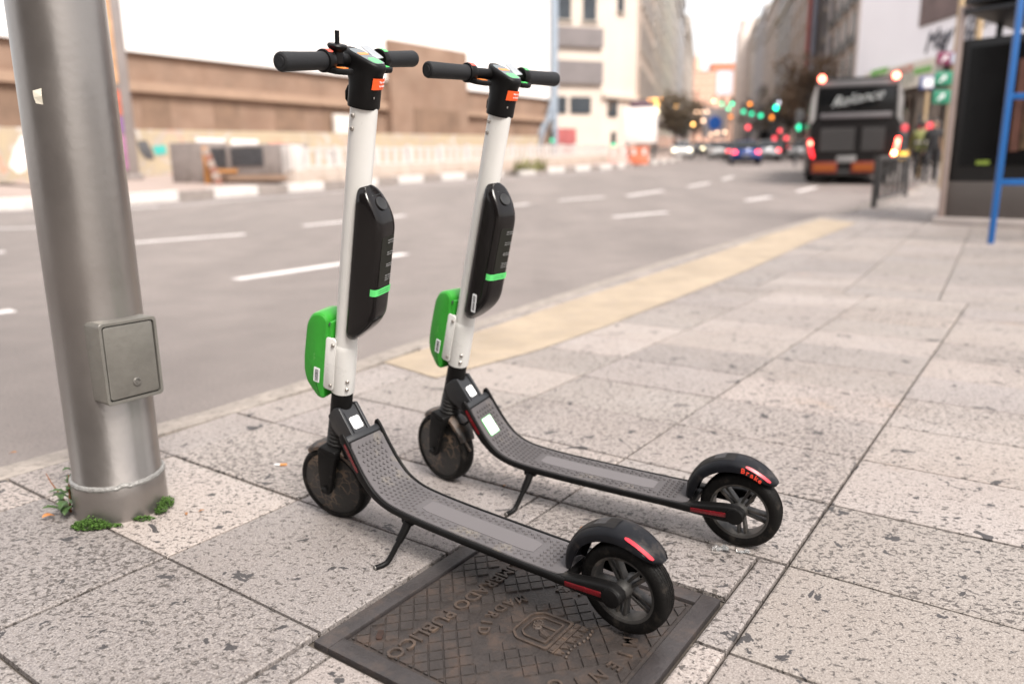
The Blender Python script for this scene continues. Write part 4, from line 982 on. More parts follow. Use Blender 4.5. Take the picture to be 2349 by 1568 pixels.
mural('mural_tag', [(320, 325), (342, 322), (352, 345), (356, 366), (338, 364), (326, 350)], mat('mural_grey', (.10, .10, .105), .7, 0, .5, 3), .03)
mural('teal_patch', [(354, 336), (384, 332), (386, 352), (360, 356)], mat('mural_teal', (.06, .42, .38), .7, 0, .1, 2), .03)
mural('orange_patch', [(86, 362), (112, 366), (112, 385), (86, 382)], mat('mural_orange', (.55, .25, .10), .7, 0, .2, 2), .03)
mural('white_panel', [(455, 316), (520, 318), (520, 336), (455, 336)], mat('mural_white', None), .03) if 0 else mural('white_panel', [(455, 316), (520, 318), (520, 336), (455, 336)], _M['mural_white'], .03)
mural('pale_panel', [(535, 318), (596, 320), (596, 336), (535, 336)], _M['mural_white'], .03)
mural('coral_patch', [(622, 316), (665, 318), (668, 332), (622, 332)], mat('mural_coral', (.70, .36, .25), .7, 0, .15, 1), .03)
# --- poster pillar
pp = empty('poster_pillar', T(on(298, 418)) @ RZ(radians(-20)), 'tall slim grey poster pillar with orange and violet posters behind the lamp post', 'poster pillar')
GREYP = mat('pillar_grey', (.30, .265, .25), .5, .3, .1, 2)
b = MB().box((0, 0, .15), (.80, .60, .30), bev=.03); b.box((0, 0, 4.2), (.66, .40, 7.8), bev=.05); b.build('pillar', GREYP, pp, I4)
for z, h, c in ((1.05, 1.2, (.45, .20, .36)), (2.0, .55, (.26, .13, .32)), (2.75, .85, (.60, .16, .10)), (5.2, 3.6, (.70, .40, .22))):
    b = MB().box((-.03, -.21, z), (.50, .02, h)); b.build('poster', mat('poster_%d' % (z * 10), c, .4, 0, .35, 1.6), pp, I4)
# --- grey cabin units with dark louvres
CONC = mat('site_grey', (.25, .215, .20), .85, 0, .18, 1.5, dirt=(.16, .13, .115), ds=2, dthr=(.5, .7)); LOUV = mat('dark_louvre', (.05, .05, .055), .5, 0, .3, 4)
a_, c_ = on(395, 424), on(660, 430)
Mu, Lu = frame_m(Vector((a_.x, a_.y, ground(a_.y))), Vector((c_.x, c_.y, ground(c_.y))))
cb = empty('site_enclosure', Mu, 'long grey works enclosure with dark louvre panels beside the white railing', 'enclosure')
MB().box((Lu * .16, .5, .66), (Lu * .31, 1.0, 1.36), bev=.04).build('wall', CONC, cb, I4); MB().box((Lu * .66, .55, .60), (Lu * .67, .9, 1.22), bev=.03).build('wall', CONC, cb, I4)
for k in range(3): MB().box((Lu * .36 + k * Lu * .055, .09, .85), (Lu * .045, .05, .55)).build('louvre', LOUV, cb, I4)
for k in range(6): MB().box((Lu * .56 + k * Lu * .045, .09, .85), (Lu * .036, .05, .55)).build('louvre', LOUV, cb, I4)
b = MB().box((Lu * .66, .04, .22), (Lu * .66, .06, .16)); b.build('brown_skirting', BROWNL, cb, I4)
op = empty('orange_post', T(Vector((0, 0, 0)) + Mu @ Vector((Lu * .42, -.35, 0))), 'orange wooden post with crossbar in front of the grey works enclosure', 'post')
b = MB().box((0, 0, .58), (.18, .12, 1.16), bev=.01); b.build('post', mat('orange_timber', (.44, .20, .06), .7, 0, .2, 3), op, I4)
b = MB().box((.9, 0, .42), (1.7, .06, .12), bev=.01); b.build('crossbar', _M['orange_timber'], op, I4)
pk = empty('striped_plank', T(Mu @ Vector((Lu * .53, -.42, 0))), 'faded red and white striped plank leaning against the works enclosure', 'plank')
for k in range(6): MB().box((0, 0, .10 + k * .19), (.22, .05, .188), RY(radians(-17)), bev=.004).build('stripe', mat('faded_red', (.27, .13, .095), .7, 0, .15, 5) if k % 2 == 0 else mat('faded_white', (.34, .275, .24), .7, 0, .1, 5), pk, I4)
# --- white railing on a low wall
RAILW = mat('white_railing', (.54, .50, .475), .65, 0, .1, 2); LOWW = mat('low_wall', (.42, .35, .30), .85, 0, .16, .9, dirt=(.36, .28, .22), ds=1.2, dthr=(.5, .75))
FP = [on(668, 430), on(900, 412), on(1150, 394), on(1395, 374)]
rl = empty('white_railing', FP[0], 'long white picket railing on a low beige wall along the far side of the road', 'railing')
def fence_pt(t):
    s_ = t * (len(FP) - 1); i = min(int(s_), len(FP) - 2); p_ = FP[i].lerp(FP[i + 1], s_ - i); return Vector((p_.x, p_.y, ground(p_.y)))
NP = 14; o_ = FP[0]
tot = [fence_pt(k / 200) for k in range(201)]; cum = [0]
for p_, q_ in zip(tot, tot[1:]): cum.append(cum[-1] + (q_ - p_).length)
def fence_s(s_):
    k = min(max(i for i in range(201) if cum[i] <= s_ + 1e-6), 199); return tot[k].lerp(tot[k + 1], (s_ - cum[k]) / (cum[k + 1] - cum[k]))
for k in range(NP):
    a_, c_ = fence_s(cum[-1] * k / NP) - o_, fence_s(cum[-1] * (k + 1) / NP * .9999) - o_; Mf, Lf = frame_m(a_, c_); sl_ = (c_.z - a_.z) / Lf
    Mf = Mf @ Matrix(((1, 0, 0, 0), (0, 1, 0, 0), (sl_, 0, 1, 0), (0, 0, 0, 1)))
    b = MB().box((Lf / 2, 0, .24), (Lf - .02, .34, .50), bev=.03); b.box((Lf / 2, -.02, .50), (Lf - .02, .26, .10)); b.build('wall_block', LOWW, rl, Mf)
    b = MB().box((Lf / 2, 0, .58), (Lf, .07, .07)); b.box((Lf / 2, 0, 1.10), (Lf, .07, .07)); b.box((.06, 0, .85), (.14, .14, .72))
    m = max(4, int(Lf / .46))
    for i in range(m): b.box((Lf * (i + .5) / m, 0, .86), (.27, .05, .60))
    b.build('picket_panel', RAILW, rl, Mf, flat=True)
b = MB().box((.28, .1, .62), (.42, .5, 1.22), bev=.03); b.build('end_pier', RAILW, rl, frame_m(Vector((0, 0, 0)), fence_s(4) - o_)[0])
# tuft of weeds at the wall
b = MB(); q = on(1212, 396)
for _ in range(90):
    a = random.uniform(0, 6.28); h = random.uniform(.2, .75); w = .05; d_ = Vector((cos(a), sin(a), 0)); p_ = Vector((random.uniform(-.7, .7), random.uniform(-.25, .25), 0)); e_ = p_ + d_ * h * .5 + Vector((0, 0, h)); s2 = Vector((-d_.y, d_.x, 0)) * w
    b._add([p_ - s2, p_ + s2, e_], [(0, 1, 2)])
tag(b.build('weed_clump', mat('dry_green', (.20, .20, .07), .8, 0, .3, 5), None, T(q - Vector((0, .3, 0)) + Vector((0, 0, .1))), flat=True), 'olive green weed clump growing at the foot of the white railing', 'weed')
# --- generic facade block
FARW = mat('street_window', (.15, .14, .135), .3, 0, .3, .5)
def block(name, a, c, depth, H, label, wall, rows, cols, ww, wh, z0, bands=(), roof=.5, cat='building', winm=WIN, gf=None, cornice=True, balcony=False):
    a = Vector((a.x, a.y, min(ground(a.y), ground(c.y)) - .3)); M_, L_ = frame_m(a, Vector((c.x, c.y, 0)))
    r_ = empty(name, M_, label, cat)
    MB().box((L_ / 2, depth / 2, H / 2), (L_, depth, H)).build('wall', wall, r_, I4, flat=True)
    if cornice: MB().box((L_ / 2, depth / 2 - .25, H + .2), (L_ + .3, depth + .5, .5)).build('cornice', WINF, r_, I4, flat=True)
    proto = None; step = (H - z0 - 1.0) / rows
    for i in range(rows):
        for j in range(cols):
            x_ = L_ * (j + .5) / cols; z = z0 + step * (i + .45)
            if proto is None:
                pm = MB().box((0, -.04, 0), (ww, .1, wh)); pm.box((0, -.07, 0), (ww * .06, .1, wh)); w = pm.build('window', winm, r_, T((x_, 0, z)), flat=True)
                MB().box((0, -.10, -wh / 2 - .1), (ww * 1.25, .3, .16)).build('sill', WINF, w, I4, flat=True); MB().box((0, -.07, wh / 2 + .1), (ww * 1.2, .2, .16)).build('lintel', WINF, w, I4, flat=True)
                if balcony: MB().box((0, -.45, -wh / 2 + .35), (ww * 1.5, .06, .9)).build('balcony_rail', LOUV, w, I4, flat=True)
                proto = w
            else:
                w = proto.copy(); COL.objects.link(w); w.parent = r_; w.matrix_local = T((x_, 0, z))
                for ch in proto.children: d_ = ch.copy(); COL.objects.link(d_); d_.parent = w
    for (z, h, m_) in bands: MB().box((L_ / 2, -.18, z), (L_ + .06, .42, h)).build('band', m_, r_, I4, flat=True)
    if gf:
        for k in range(gf):
            x_ = L_ * (k + .5) / gf; MB().box((x_, -.03, 1.9), (L_ / gf * .72, .12, 3.0)).build('shopfront', WIN, r_, I4, flat=True)
    return r_, M_, L_
# beige corner building beyond the sheeting
bb, Mb, Lb = block('corner_building', gp3(1264, 84), gp3(1376, 86), 16, 34, 'beige corner building with two dark grey bands at the end of the white sheeting', CREAM, 6, 2, 1.5, 2.3, 13.8, bands=((12.4, 1.9, GREYB), (8.9, 2.3, GREYB)), winm=WIN)
for x_, w in ((.9, 1.7), (3.4, 2.4)): MB().box((x_, -.06, 5.6), (w, .12, 1.7)).build('window', WIN, bb, I4, flat=True)
b = MB().box((1.6, -.05, 1.9), (2.6, .1, 2.6)); b.build('red_shopfront', mat('red_shop', (.36, .10, .10), .6, 0, .3, 1), bb, I4, flat=True)
# its sunlit flank, the sunlight put into a paler render colour
bb2, Mb2, Lb2 = block('sunlit_flank', gp3(1376, 86.5), gp3(1454, 91), 14, 36, 'tall blank flank of the grey banded building, coloured paler as if sunlit', CREAM_SUNLIT, 5, 1, 1.1, 1.8, 14.5, bands=((6.6, .4, CREAM),))
MB().box((2.0, -.06, 5.4), (1.7, .12, 1.8)).build('window', WIN, bb2, I4, flat=True)
# street fronts on the left, receding
def lft(y): return Vector((14.4 + .2487 * (y - 90), y, 0))
def rgt(y): return Vector((88 - .2487 * (300 - y), y, 0))
tn = [(.50, .41, .35), (.58, .51, .44), (.54, .51, .43), (.62, .57, .52), (.50, .50, .52), (.58, .51, .46), (.66, .60, .54), (.56, .49, .42)]
ysL = [92, 116, 142, 172, 206, 246, 296, 350, 410]; hsL = [46, 40, 44, 38, 42, 39, 46, 44]
lbL = ['brownish', 'beige', 'olive cream', 'pale', 'bluish grey', 'rosy beige', 'cream', 'tan']
for k in range(8):
    block('street_building', lft(ysL[k]), lft(ysL[k + 1] - .6), 18, hsL[k], '%s windowed facade, %s from the crossing on the left side of the avenue' % (lbL[k], ('first', 'second', 'third', 'fourth', 'fifth', 'sixth', 'seventh', 'eighth')[k]), mat('front_left_%d' % k, tn[k], .85, 0, .12, .3), 8, 5, 1.9, 2.9, 6.5, winm=FARW, gf=4, bands=((5.4, .5, GREYB), (hsL[k] - 5, .5, WINF)))
# right side
tr = [(.40, .35, .33), (.38, .375, .40), (.43, .35, .32), (.36, .35, .37), (.46, .39, .36), (.44, .42, .43), (.54, .49, .45), (.60, .52, .47)]
ysR = [74, 92, 112, 136, 164, 200, 240, 286, 350]; hsR = [33, 31, 33, 30, 31, 34, 37, 40]
lbR = ['grey balconied', 'slate grey', 'reddish brown', 'dark grey', 'brown', 'mid grey', 'pale grey', 'light beige']
for k in range(8):
    block('street_building', rgt(ysR[k + 1] - .6), rgt(ysR[k]), 18, hsR[k], '%s windowed facade, %s from the banner on the right side of the avenue' % (lbR[k], ('first', 'second', 'third', 'fourth', 'fifth', 'sixth', 'seventh', 'eighth')[k]), mat('front_right_%d' % k, tr[k], .85, 0, .12, .3), 7, 4, 1.9, 2.9, 6.5, winm=FARW if k else WIN, gf=3, balcony=(k == 0), bands=((5.4, .5, GREYB), (hsR[k] - 5, .5, WINF)))
tw = empty('corner_turret', gp3(1696, 275), 'slim pale corner turret rising above the right hand roofs far up the avenue', 'turret')
b = MB().lathe([(0, 0), (3.4, 0), (3.4, 37), (2.6, 39), (2.6, 41), (0, 44)], 12); b.build('turret', mat('front_right_7', None), tw, I4) if 0 else b.build('turret', _M['front_right_7'], tw, I4)
# long vertical banner hung on a right hand front
vb = MB(); q = rgt(104); tag(vb.box((0, 0, 15), (.3, 1.7, 21)).build('hanging_banner', mat('red_banner', (.46, .14, .13), .7, 0, .1, .3), None, T(Vector((q.x - .8, q.y, ground(q.y)))) @ RZ(radians(-30))), 'long red vertical banner hung on the right hand fronts', 'banner')
vb = MB(); q = rgt(97); tag(vb.box((0, 0, 17), (.4, 2.6, 27)).build('hanging_banner', mat('slate_banner', (.22, .225, .27), .7, 0, .1, .3), None, T(Vector((q.x - .9, q.y, ground(q.y)))) @ RZ(radians(-30))), 'tall slate grey vertical hanging beside the red banner', 'banner')
# unseen block added behind the viewpoint to darken what the post and pods mirror
block('street_building', Vector((7, -27, 0)), Vector((-78, -24, 0)), 16, 48, 'unseen dark brown block added behind the viewpoint to darken reflections', mat('unseen_dark_block', (.11, .088, .075), .85, 0, .12, .3), 8, 12, 2.6, 2.6, 5)
# end of the avenue
tb_, Mt_, Lt_ = block('avenue_end_building', gp3(1578, 420), gp3(1688, 420), 30, 38, 'building coloured sunlit salmon closing the far end of the avenue', mat('sunlit_salmon', (.78, .47, .35), .85, 0, .08, .1), 8, 8, 1.6, 2.6, 6, winm=mat('far_window', (.42, .27, .21), .4, 0, .1, .1))  # low sunlight on this front is put into the wall colour
MB().lathe([(0, 38), (2.2, 38), (2.2, 44), (.6, 48), (0, 51)], 10, T((4.5, 6, 0))).build('spire', _M['sunlit_salmon'], tb_, I4)
MB().box((Lt_ - 8, 4, 40.2), (14, 8, 4)).build('roof', mat('terracotta_roof', (.50, .19, .11), .8, 0, .1, .2), tb_, I4)
s_ = MB().box((0, 0, 0), (4.9, .5, 7.2)); sm = empty('advert_screen', T(at(1662, 190, 250)) @ RZ(radians(-5)), 'bright white advertising screen high above the avenue', 'screen')
s_.build('housing', LOUV, sm, I4); MB().box((0, -.28, 0), (4.6, .06, 6.9)).build('screen_face', glow('screen_white', (.92, .93, 1), .35), sm, I4); MB().tube([(0, .2, -4), (0, .2, -28)], .25, 8).build('mast', LOUV, sm, I4)
# --- big white banner building on the right
A3, B3 = gp3(1945, 62), gp3(2480, 38)
A3.z = B3.z = .9
M3_, L3 = frame_m(A3, B3)
wbn = empty('banner_building', M3_, 'corner building covered by a huge white banner above shop fascias on the right', 'building')
MB().box((L3 / 2, 6, 3.3), (L3, 11.6, 6.6)).build('ground_floor', mat('dark_ground_floor', (.115, .09, .075), .7, 0, .3, .5), wbn, I4, flat=True)
MB().box((L3 / 2, 6, 18), (L3, 12, 22.8)).build('banner', mat('banner_white', (.80, .80, .85), .7, 0, .03, .15), wbn, I4, flat=True)
def alo3(px):
    d = at(px, 390, 1) - EYE; n = M3_.to_3x3() @ Vector((0, 1, 0)); t = (A3 - EYE).dot(n) / d.dot(n); return M3_.inverted() @ (EYE + d * t)
def rect3(name, px0, py0, px1, py1, m_, off=.06, th=.06, mx=None):
    qa, qc = alo3(px0), alo3(px1); mid = alo3((px0 + px1) / 2); y_ = (M3_ @ mid).y; za, zc = at((px0 + px1) / 2, py1, y_).z - A3.z, at((px0 + px1) / 2, py0, y_).z - A3.z
    MB().box(((qa.x + qc.x) / 2, -off, (za + zc) / 2), (qc.x - qa.x, th, zc - za)).build(name, m_, wbn, I4, flat=True); return mid.x, (za + zc) / 2, zc - za
rect3('dark_picture', 2077, -60, 2192, 44, mat('banner_picture', (.12, .085, .085), .6, 0, .5, .5))
SCR = mat('script_ink', (.06, .065, .085), .7, 0, 0)
for tx, px, py, sz in (('May Street', 2170, 66, 1.75), ('B. Sur', 2160, 100, 1.6)):
    q = alo3(px); y_ = (M3_ @ q).y; MB().text(tx, sz, T((q.x, -.06, at(px, py, y_).z - A3.z)) @ RX(pi / 2) @ RZ(radians(6)), .02, shear=.45).build('script_lettering', SCR, wbn, I4, flat=True)
rect3('fascia', 1982, 150, 2142, 206, mat('cream_fascia', (.60, .57, .50), .6, 0, .06, 1), .35, .5)
GF, RF = mat('fascia_green', (.16, .40, .10), .6, 0, .15, 3), mat('fascia_red', (.62, .26, .22), .6, 0, .2, 3)
rect3('green_panel', 1998, 158, 2034, 172, GF, .63, .06); rect3('green_panel', 2096, 154, 2134, 168, GF, .63, .06)
for tx, px, py, sz, m_ in (('FARMACIA', 2065, 164, .62, RF), ('LIMPIEZA', 2060, 188, .95, mat('fascia_grey', (.38, .40, .34), .6, 0, 0))):
    q = alo3(px); y_ = (M3_ @ q).y; MB().text(tx, sz, T((q.x, -.64, at(px, py, y_).z - A3.z)) @ RX(pi / 2) @ RZ(radians(2)), .02, shear=.1).build('fascia_lettering', m_, wbn, I4, flat=True)
for k in range(7): rect3('shop_window', 1985 + k * 34, 222, 2010 + k * 34, 372, mat('shop_glass', (.10, .075, .06), .2, 0, .5, .8), .06)
rect3('lit_sign', 2052, 224, 2070, 250, mat('pale_sign', (.55, .47, .46), .5, 0, .1, 3), .5, .3)
# ------------------------------------------------------------------ bus
DKB = mat('bus_dark_body', (.010, .009, .0092), .4, 0, .1, 3, spec=.25); BUSG = mat('bus_silver', (.34, .33, .325), .35, .3, .08, 3); BGL = mat('bus_glass', (.006, .0065, .007), .08, 0, .1, 3, spec=.3); GRL = mat('bus_grille', (.045, .042, .042), .6, .2, .3, 40)
RL = glow('red_lamp', (1, .07, .09), 3.2); RLB = glow('bright_red_lamp', (1, .06, .04), 8); RLW = glow('hot_red_lamp', (1, .16, .10), 7); YL = glow('amber_white_lamp', (1, .55, .14), 20); RLS = glow('soft_red_lamp', (1, .02, .03), 1.2)
bp = on(1949, 424, -.12); az = radians(90 - 20)
bus = empty('city_bus', T(bp) @ RZ(az - pi / 2), 'dark grey city bus with lit tail lights and white script in its rear window', 'bus')
rp = rpoly([(-1.25, .32), (1.25, .32), (1.25, 2.55), (1.10, 3.12), (-1.10, 3.12), (-1.25, 2.55)], .16, 5)
MB().prism(rp, 0, 11.5, lambda a, c, t: (a, t, c), bev=.08, seg=3).build('body', DKB, bus, I4)
MB().box((0, -.012, 2.46), (2.06, .04, .70), bev=.012).build('rear_window', BGL, bus, I4)
MB().text('Reliance', .42, T((-.02, -.036, 2.50)) @ RX(pi / 2) @ RZ(radians(9)), .004, shear=.6, bold=-.006).build('script_lettering', mat('window_script', (.60, .62, .62), .6, 0, 0), bus, I4, flat=True)
MB().box((0, -.03, 2.02), (1.96, .06, .16), bev=.02).build('window_ledge', mat('ledge_grey', (.10, .092, .097), .5, 0, .1, 3), bus, I4)
MB().box((0, .02, 2.93), (2.16, .08, .16), bev=.02).build('roof_band', mat('band_grey', (.12, .115, .12), .5, 0, .1, 3), bus, I4)
for sg in (-1, 1): MB().prism(rpoly([(sg * 1.12, 1.95), (sg * 1.26, 1.75), (sg * 1.245, 2.5), (sg * 1.14, 2.9), (sg * 1.09, 2.9), (sg * 1.11, 2.4)], .03), -.02, .10, lambda a, c, t: (a, t, c)).build('corner_panel', BUSG, bus, I4)
for x_, w in ((-.46, .96), (.53, .62)):
    b = MB().box((x_, -.015, 1.32), (w, .03, .68), bev=.01)
    for k in range(9): b.box((x_, -.036, 1.03 + k * .072), (w * .96, .014, .034))
    b.build('engine_grille', GRL, bus, I4, flat=True)
MB().box((-.16, -.02, .76), (.54, .03, .20), bev=.006).build('licence_plate', mat('plate_white', (.17, .165, .165), .5, 0, .05, 20), bus, I4)
OM, OR = glow('amber_plate_glow', (.60, .13, .005), .04), mat('red_border', (.13, .013, .007), .5, 0, .1, 20)  # reflective plates, not lamps: a faint glow is put into the amber
for x_ in (-.76, .36):
    m_ = MB().box((x_, -.02, .52), (.74, .03, .34), bev=.01).build('marker_plate', OR, bus, I4); MB().box((x_, -.04, .52), (.62, .014, .20)).build('amber_field', OM, m_, I4)
for sg in (-1, 1):
    MB().lathe([(0, -.03), (.085, -.03), (.095, 0), (.09, .05), (0, .05)], 16, T((sg * 1.0, -.03, 3.10)) @ RX(pi / 2)).build('roof_lamp', RLW, bus, I4)
    t_ = MB().tube([(sg * 1.215, -.012, 1.36), (sg * 1.19, -.018, 1.10), (sg * 1.13, -.02, .90), (sg * 1.09, -.02, .80)], [.05, .055, .055, .04], 10).build('tail_lamp', RLS if sg < 0 else RLB, bus, I4)
    MB().ball((sg * 1.20, -.04, 1.24), .055, sub=2).build('brake_bulb', RLW, t_, I4)
    if sg > 0: MB().ball((1.13, -.05, .92), .05).build('indicator_bulb', YL, t_, I4)
for sg in (-1, 1):
    for y_ in (2.6, 8.8): MB().lathe([(.0, -.14), (.26, -.14), (.30, -.12), (.46, -.14), (.48, -.10), (.48, .10), (.46, .14), (0, .14)], 28, T((sg * 1.10, y_, .48)) @ RY(pi / 2)).build('wheel', TYRE, bus, I4)
    for y_ in range(5): MB().box((sg * 1.245, 1.6 + y_ * 2.1, 2.0), (.03, 1.9, .95)).build('side_window', BGL, bus, I4)
    MB().box((sg * 1.42, 11.1, 2.35), (.14, .12, .50), bev=.03).build('mirror', DKB, bus, I4)
MB().box((0, .05, .36), (2.3, .12, .18), bev=.02).build('bumper', mat('bumper_black', (.012, .011, .011), .6, 0, .1, 4), bus, I4)
# ------------------------------------------------------------------ cars
def car(P_, yaw, paint, label, rear=True, lit='red', scale=1, group='cars on the avenue', cat='car', lampk=1):
    r_ = empty('car', T(P_) @ RZ(yaw), label, cat, group)        # local y = forward
    def sx(w, z, y): return [(-w, y, z[0]), (-w * 1.02, y, z[0] + (z[1] - z[0]) * .45), (-w * .95, y, z[1]), (w * .95, y, z[1]), (w * 1.02, y, z[0] + (z[1] - z[0]) * .45), (w, y, z[0])]
    MB().loft([sx(.74, (.36, .72), 0), sx(.84, (.24, .92), .12), sx(.88, (.20, .98), .7), sx(.89, (.20, .96), 2.9), sx(.87, (.20, .86), 3.7), sx(.80, (.24, .74), 4.15), sx(.70, (.34, .60), 4.25)]).build('body', paint, r_, I4, ang=50)
    MB().loft([sx(.74, (.93, .95), .18), sx(.66, (.93, 1.42), .75), sx(.65, (.93, 1.48), 1.6), sx(.66, (.93, 1.40), 2.35), sx(.74, (.90, .92), 3.2)]).build('cabin_glass', BGL, r_, I4, ang=40)
    MB().loft([sx(.60, (1.40, 1.46), .80), sx(.62, (1.42, 1.50), 1.6), sx(.60, (1.37, 1.43), 2.25)]).build('roof', paint, r_, I4)
    for sg in (-1, 1):
        for y_ in (.78, 3.35):
            w = MB().lathe([(0, -.10), (.19, -.10), (.29, -.11), (.315, -.07), (.315, .07), (.29, .11), (0, .11)], 22, T((sg * .80, y_, .315)) @ RY(pi / 2)).build('wheel', TYRE, r_, I4)
            MB().lathe([(0, 0), (.18, 0), (.17, .02), (0, .03)], 16, T((sg * .905, y_, .315)) @ RY(sg * pi / 2)).build('wheel_rim', RIMM, w, I4)
        MB().box((sg * .98, 2.75, 1.0), (.18, .10, .13), bev=.03).build('mirror', paint, r_, I4)
        MB().box((sg * .66, .03, .74), (.22, .06, .17), bev=.02).build('tail_light', RL if (rear and lit) else REDR, r_, I4)
        MB().box((sg * .62, 4.20, .62), (.28, .08, .13), bev=.02).build('headlight', glow('headlight', (1, .86, .55), 6) if (not rear and lit) else mat('headlight_glass', (.5, .5, .5), .2, 0, 0), r_, I4)
    MB().box((0, -.01, .56), (.50, .03, .12)).build('licence_plate', _M['plate_white'], r_, I4); MB().box((0, .02, .34), (1.5, .14, .18), bev=.03).build('bumper', BLKP, r_, I4)
    return r_
BLU, WHC, SLV, DKC = mat('blue_car_paint', (.012, .035, .16), .25, .2, .05, 3, coat=.6), mat('white_car_paint', (.66, .66, .65), .3, 0, .04, 3, coat=.5), mat('silver_car_paint', (.40, .41, .42), .3, .5, .05, 3, coat=.4), mat('dark_car_paint', (.05, .05, .055), .3, .3, .05, 3, coat=.4)
def road_at(px, Y): q = at(px, 390, Y); return Vector((q.x, q.y, ground(q.y) - .12))
sy = -radians(13.97)
car(road_at(1710, 47), sy, BLU, 'dark blue hatchback with lit red tail lights waiting left of the bus')
car(road_at(1761, 56), sy, SLV, 'silver car with red tail lights just right of the blue hatchback')
car(road_at(1566, 72), pi + sy, WHC, 'white car with bright headlights coming down the avenue', rear=False)
car(road_at(1650, 66), sy, WHC, 'white car ahead of the blue hatchback, partly hidden', lit=None)
car(road_at(1824, 60), sy - radians(35), WHC, 'white taxi turning across the road close to the left of the bus', lit=None)
car(road_at(1598, 96), pi + sy, DKC, 'dark car with yellowish headlights behind the white oncoming car', rear=False)
car(road_at(1618, 122), pi + sy, SLV, 'silver oncoming car third in the far line of headlights', rear=False)
car(road_at(1640, 150), pi + sy, DKC, 'small dark oncoming car farthest up the avenue', rear=False)
car(road_at(1790, 88), sy, DKC, 'dark car with red tail lights farther up beyond the silver car')
car(road_at(1715, 108), sy, DKC, 'distant dark car with tail lights in the middle of the avenue')
for px, Y, pt, lb, rr in ((1690, 58, DKC, 'dark car with tail lights between the white car and the blue hatchback', True), (1732, 68, DKC, 'dark car with tail lights just beyond the blue hatchback', True), (1768, 76, DKC, 'dark car with tail lights in the right lane beyond the silver ones', True), (1735, 84, DKC, 'dark car with tail lights, centre of the second far row', True), (1672, 92, DKC, 'dark car with tail lights beside the oncoming stream', True),
    (1625, 104, WHC, 'white oncoming car with headlights behind the dark ones', False), (1648, 128, DKC, 'dark oncoming car with headlights high up the slope', False), (1700, 132, DKC, 'far dark car with tail lights high up the slope', True), (1728, 150, SLV, 'farthest silver car with tail lights up the slope', True)):
    car(road_at(px, Y), sy + (0 if rr else pi), pt, lb, rear=rr)
q = road_at(1758, 118); r_ = empty('city_bus', T(q) @ RZ(sy), 'dark far bus up the avenue above the row of tail lights', 'bus'); MB().prism(rp, 0, 11, lambda a, c, t: (a, t, c), bev=.08).build('body', DKB, r_, I4); MB().box((0, -.02, 2.4), (2.0, .05, .9)).build('rear_window', BGL, r_, I4)
for sg in (-1, 1): MB().box((sg * 1.05, -.03, .9), (.2, .05, .4)).build('tail_lamp', RL, r_, I4)
# ------------------------------------------------------------------ traffic lights: the lamp discs read as round bokeh
TLP = mat('signal_pole', (.06, .06, .062), .6, .2, .1, 3)
def spread(b_, Y, r): return b_ / 2.8 * max(1, (.0101 * Y / (2 * r)) ** 2)   # lamp power for a disc of brightness b_ at distance Y
def signal(px, py, Y, col, k, label, grp='traffic lights along the avenue', r=.15):
    k = spread({3: .3, 6: .5, 8: .55, 9: .7, 10: .8, 11: .8, 12: .9, 14: 1.1, 22: 1.5, 26: 2.4}[k], Y, r)
    q = at(px, py, Y); g0 = ground(q.y); r_ = empty('traffic_light', Vector((q.x, q.y + .25, g0 - .1)), label, 'traffic light', grp); h = q.z - g0 + .1
    MB().tube([(0, .2, 0), (0, .2, h + .5)], .07, 8).build('post', TLP, r_, I4)
    zz = {'green': .35, 'amber': 0, 'red': -.35}[col]
    MB().box((0, 0, h + zz), (.34, .26, 1.06), bev=.03).build('signal_head', TLP, r_, I4)
    C_ = {'green': (.015, .85, .42), 'amber': (1, .28, .02), 'red': (1, .07, .09)}[col]
    for j, nm in enumerate(('green', 'amber', 'red')):
        z = h + zz + (-.35 + .35 * j); on_ = nm == col
        MB().lathe([(0, 0), (r * (1 if on_ else .8), 0), (r * .8, .03), (0, .04)], 16, T((0, -.135, z)) @ RX(pi / 2)).build('%s_lens' % nm, glow('lens_%s_%d' % (nm, int(k * 100)), C_, k) if on_ else mat('dark_lens', (.03, .03, .03), .3, 0, 0), r_, I4)
for px, py, Y, col, k, lb in ((1638, 232, 150, 'green', 9, 'faint green traffic light farthest left in the row above the avenue'), (1656, 238, 140, 'green', 8, 'faint green traffic light second in the row above the avenue'), (1680, 238, 105, 'green', 11, 'bright green traffic light highest in the middle of the row'), (1671, 249, 118, 'green', 8, 'green traffic light just below left of the highest one'),
    (1706, 256, 84, 'green', 8, 'green traffic light centre of the row, left of a lower one'), (1725, 261, 80, 'green', 8, 'green traffic light right of the centre of the row'), (1746, 265, 72, 'green', 9, 'green traffic light with an amber one to its right'), (1781, 247, 64, 'green', 26, 'brilliant white green traffic light on the right of the row'), (1836, 292, 42, 'green', 22, 'lone green traffic light close to the left side of the bus'),
    (1721, 238, 92, 'amber', 11, 'amber light above the green row'), (1772, 269, 66, 'amber', 11, 'amber light below the brilliant green one'), (1677, 268, 100, 'amber', 6, 'dim orange light at the left below the green row'), (1717, 292, 58, 'red', 14, 'red traffic light over the blue hatchback'), (1790, 300, 70, 'red', 9, 'red light right of the blue car, upper of three'), (1778, 317, 60, 'red', 9, 'red light left of a pair beyond the taxi'), (1805, 317, 60, 'red', 10, 'red light right of a pair beyond the taxi'),
    (2079, 293, 34, 'red', 10, 'dim red signal right of the bus'), (2122, 291, 30, 'red', 12, 'red signal left of the close pair by the shelter'), (2137, 290, 29, 'red', 22, 'brighter red signal right of the close pair by the shelter'), (1408, 334, 52, 'green', 8, 'small green signal at the end of the white railing'), (1267, 322, 70, 'green', 3, 'faint green signal by the red shop at the corner')):
    signal(px, py, Y, col, k, lb)
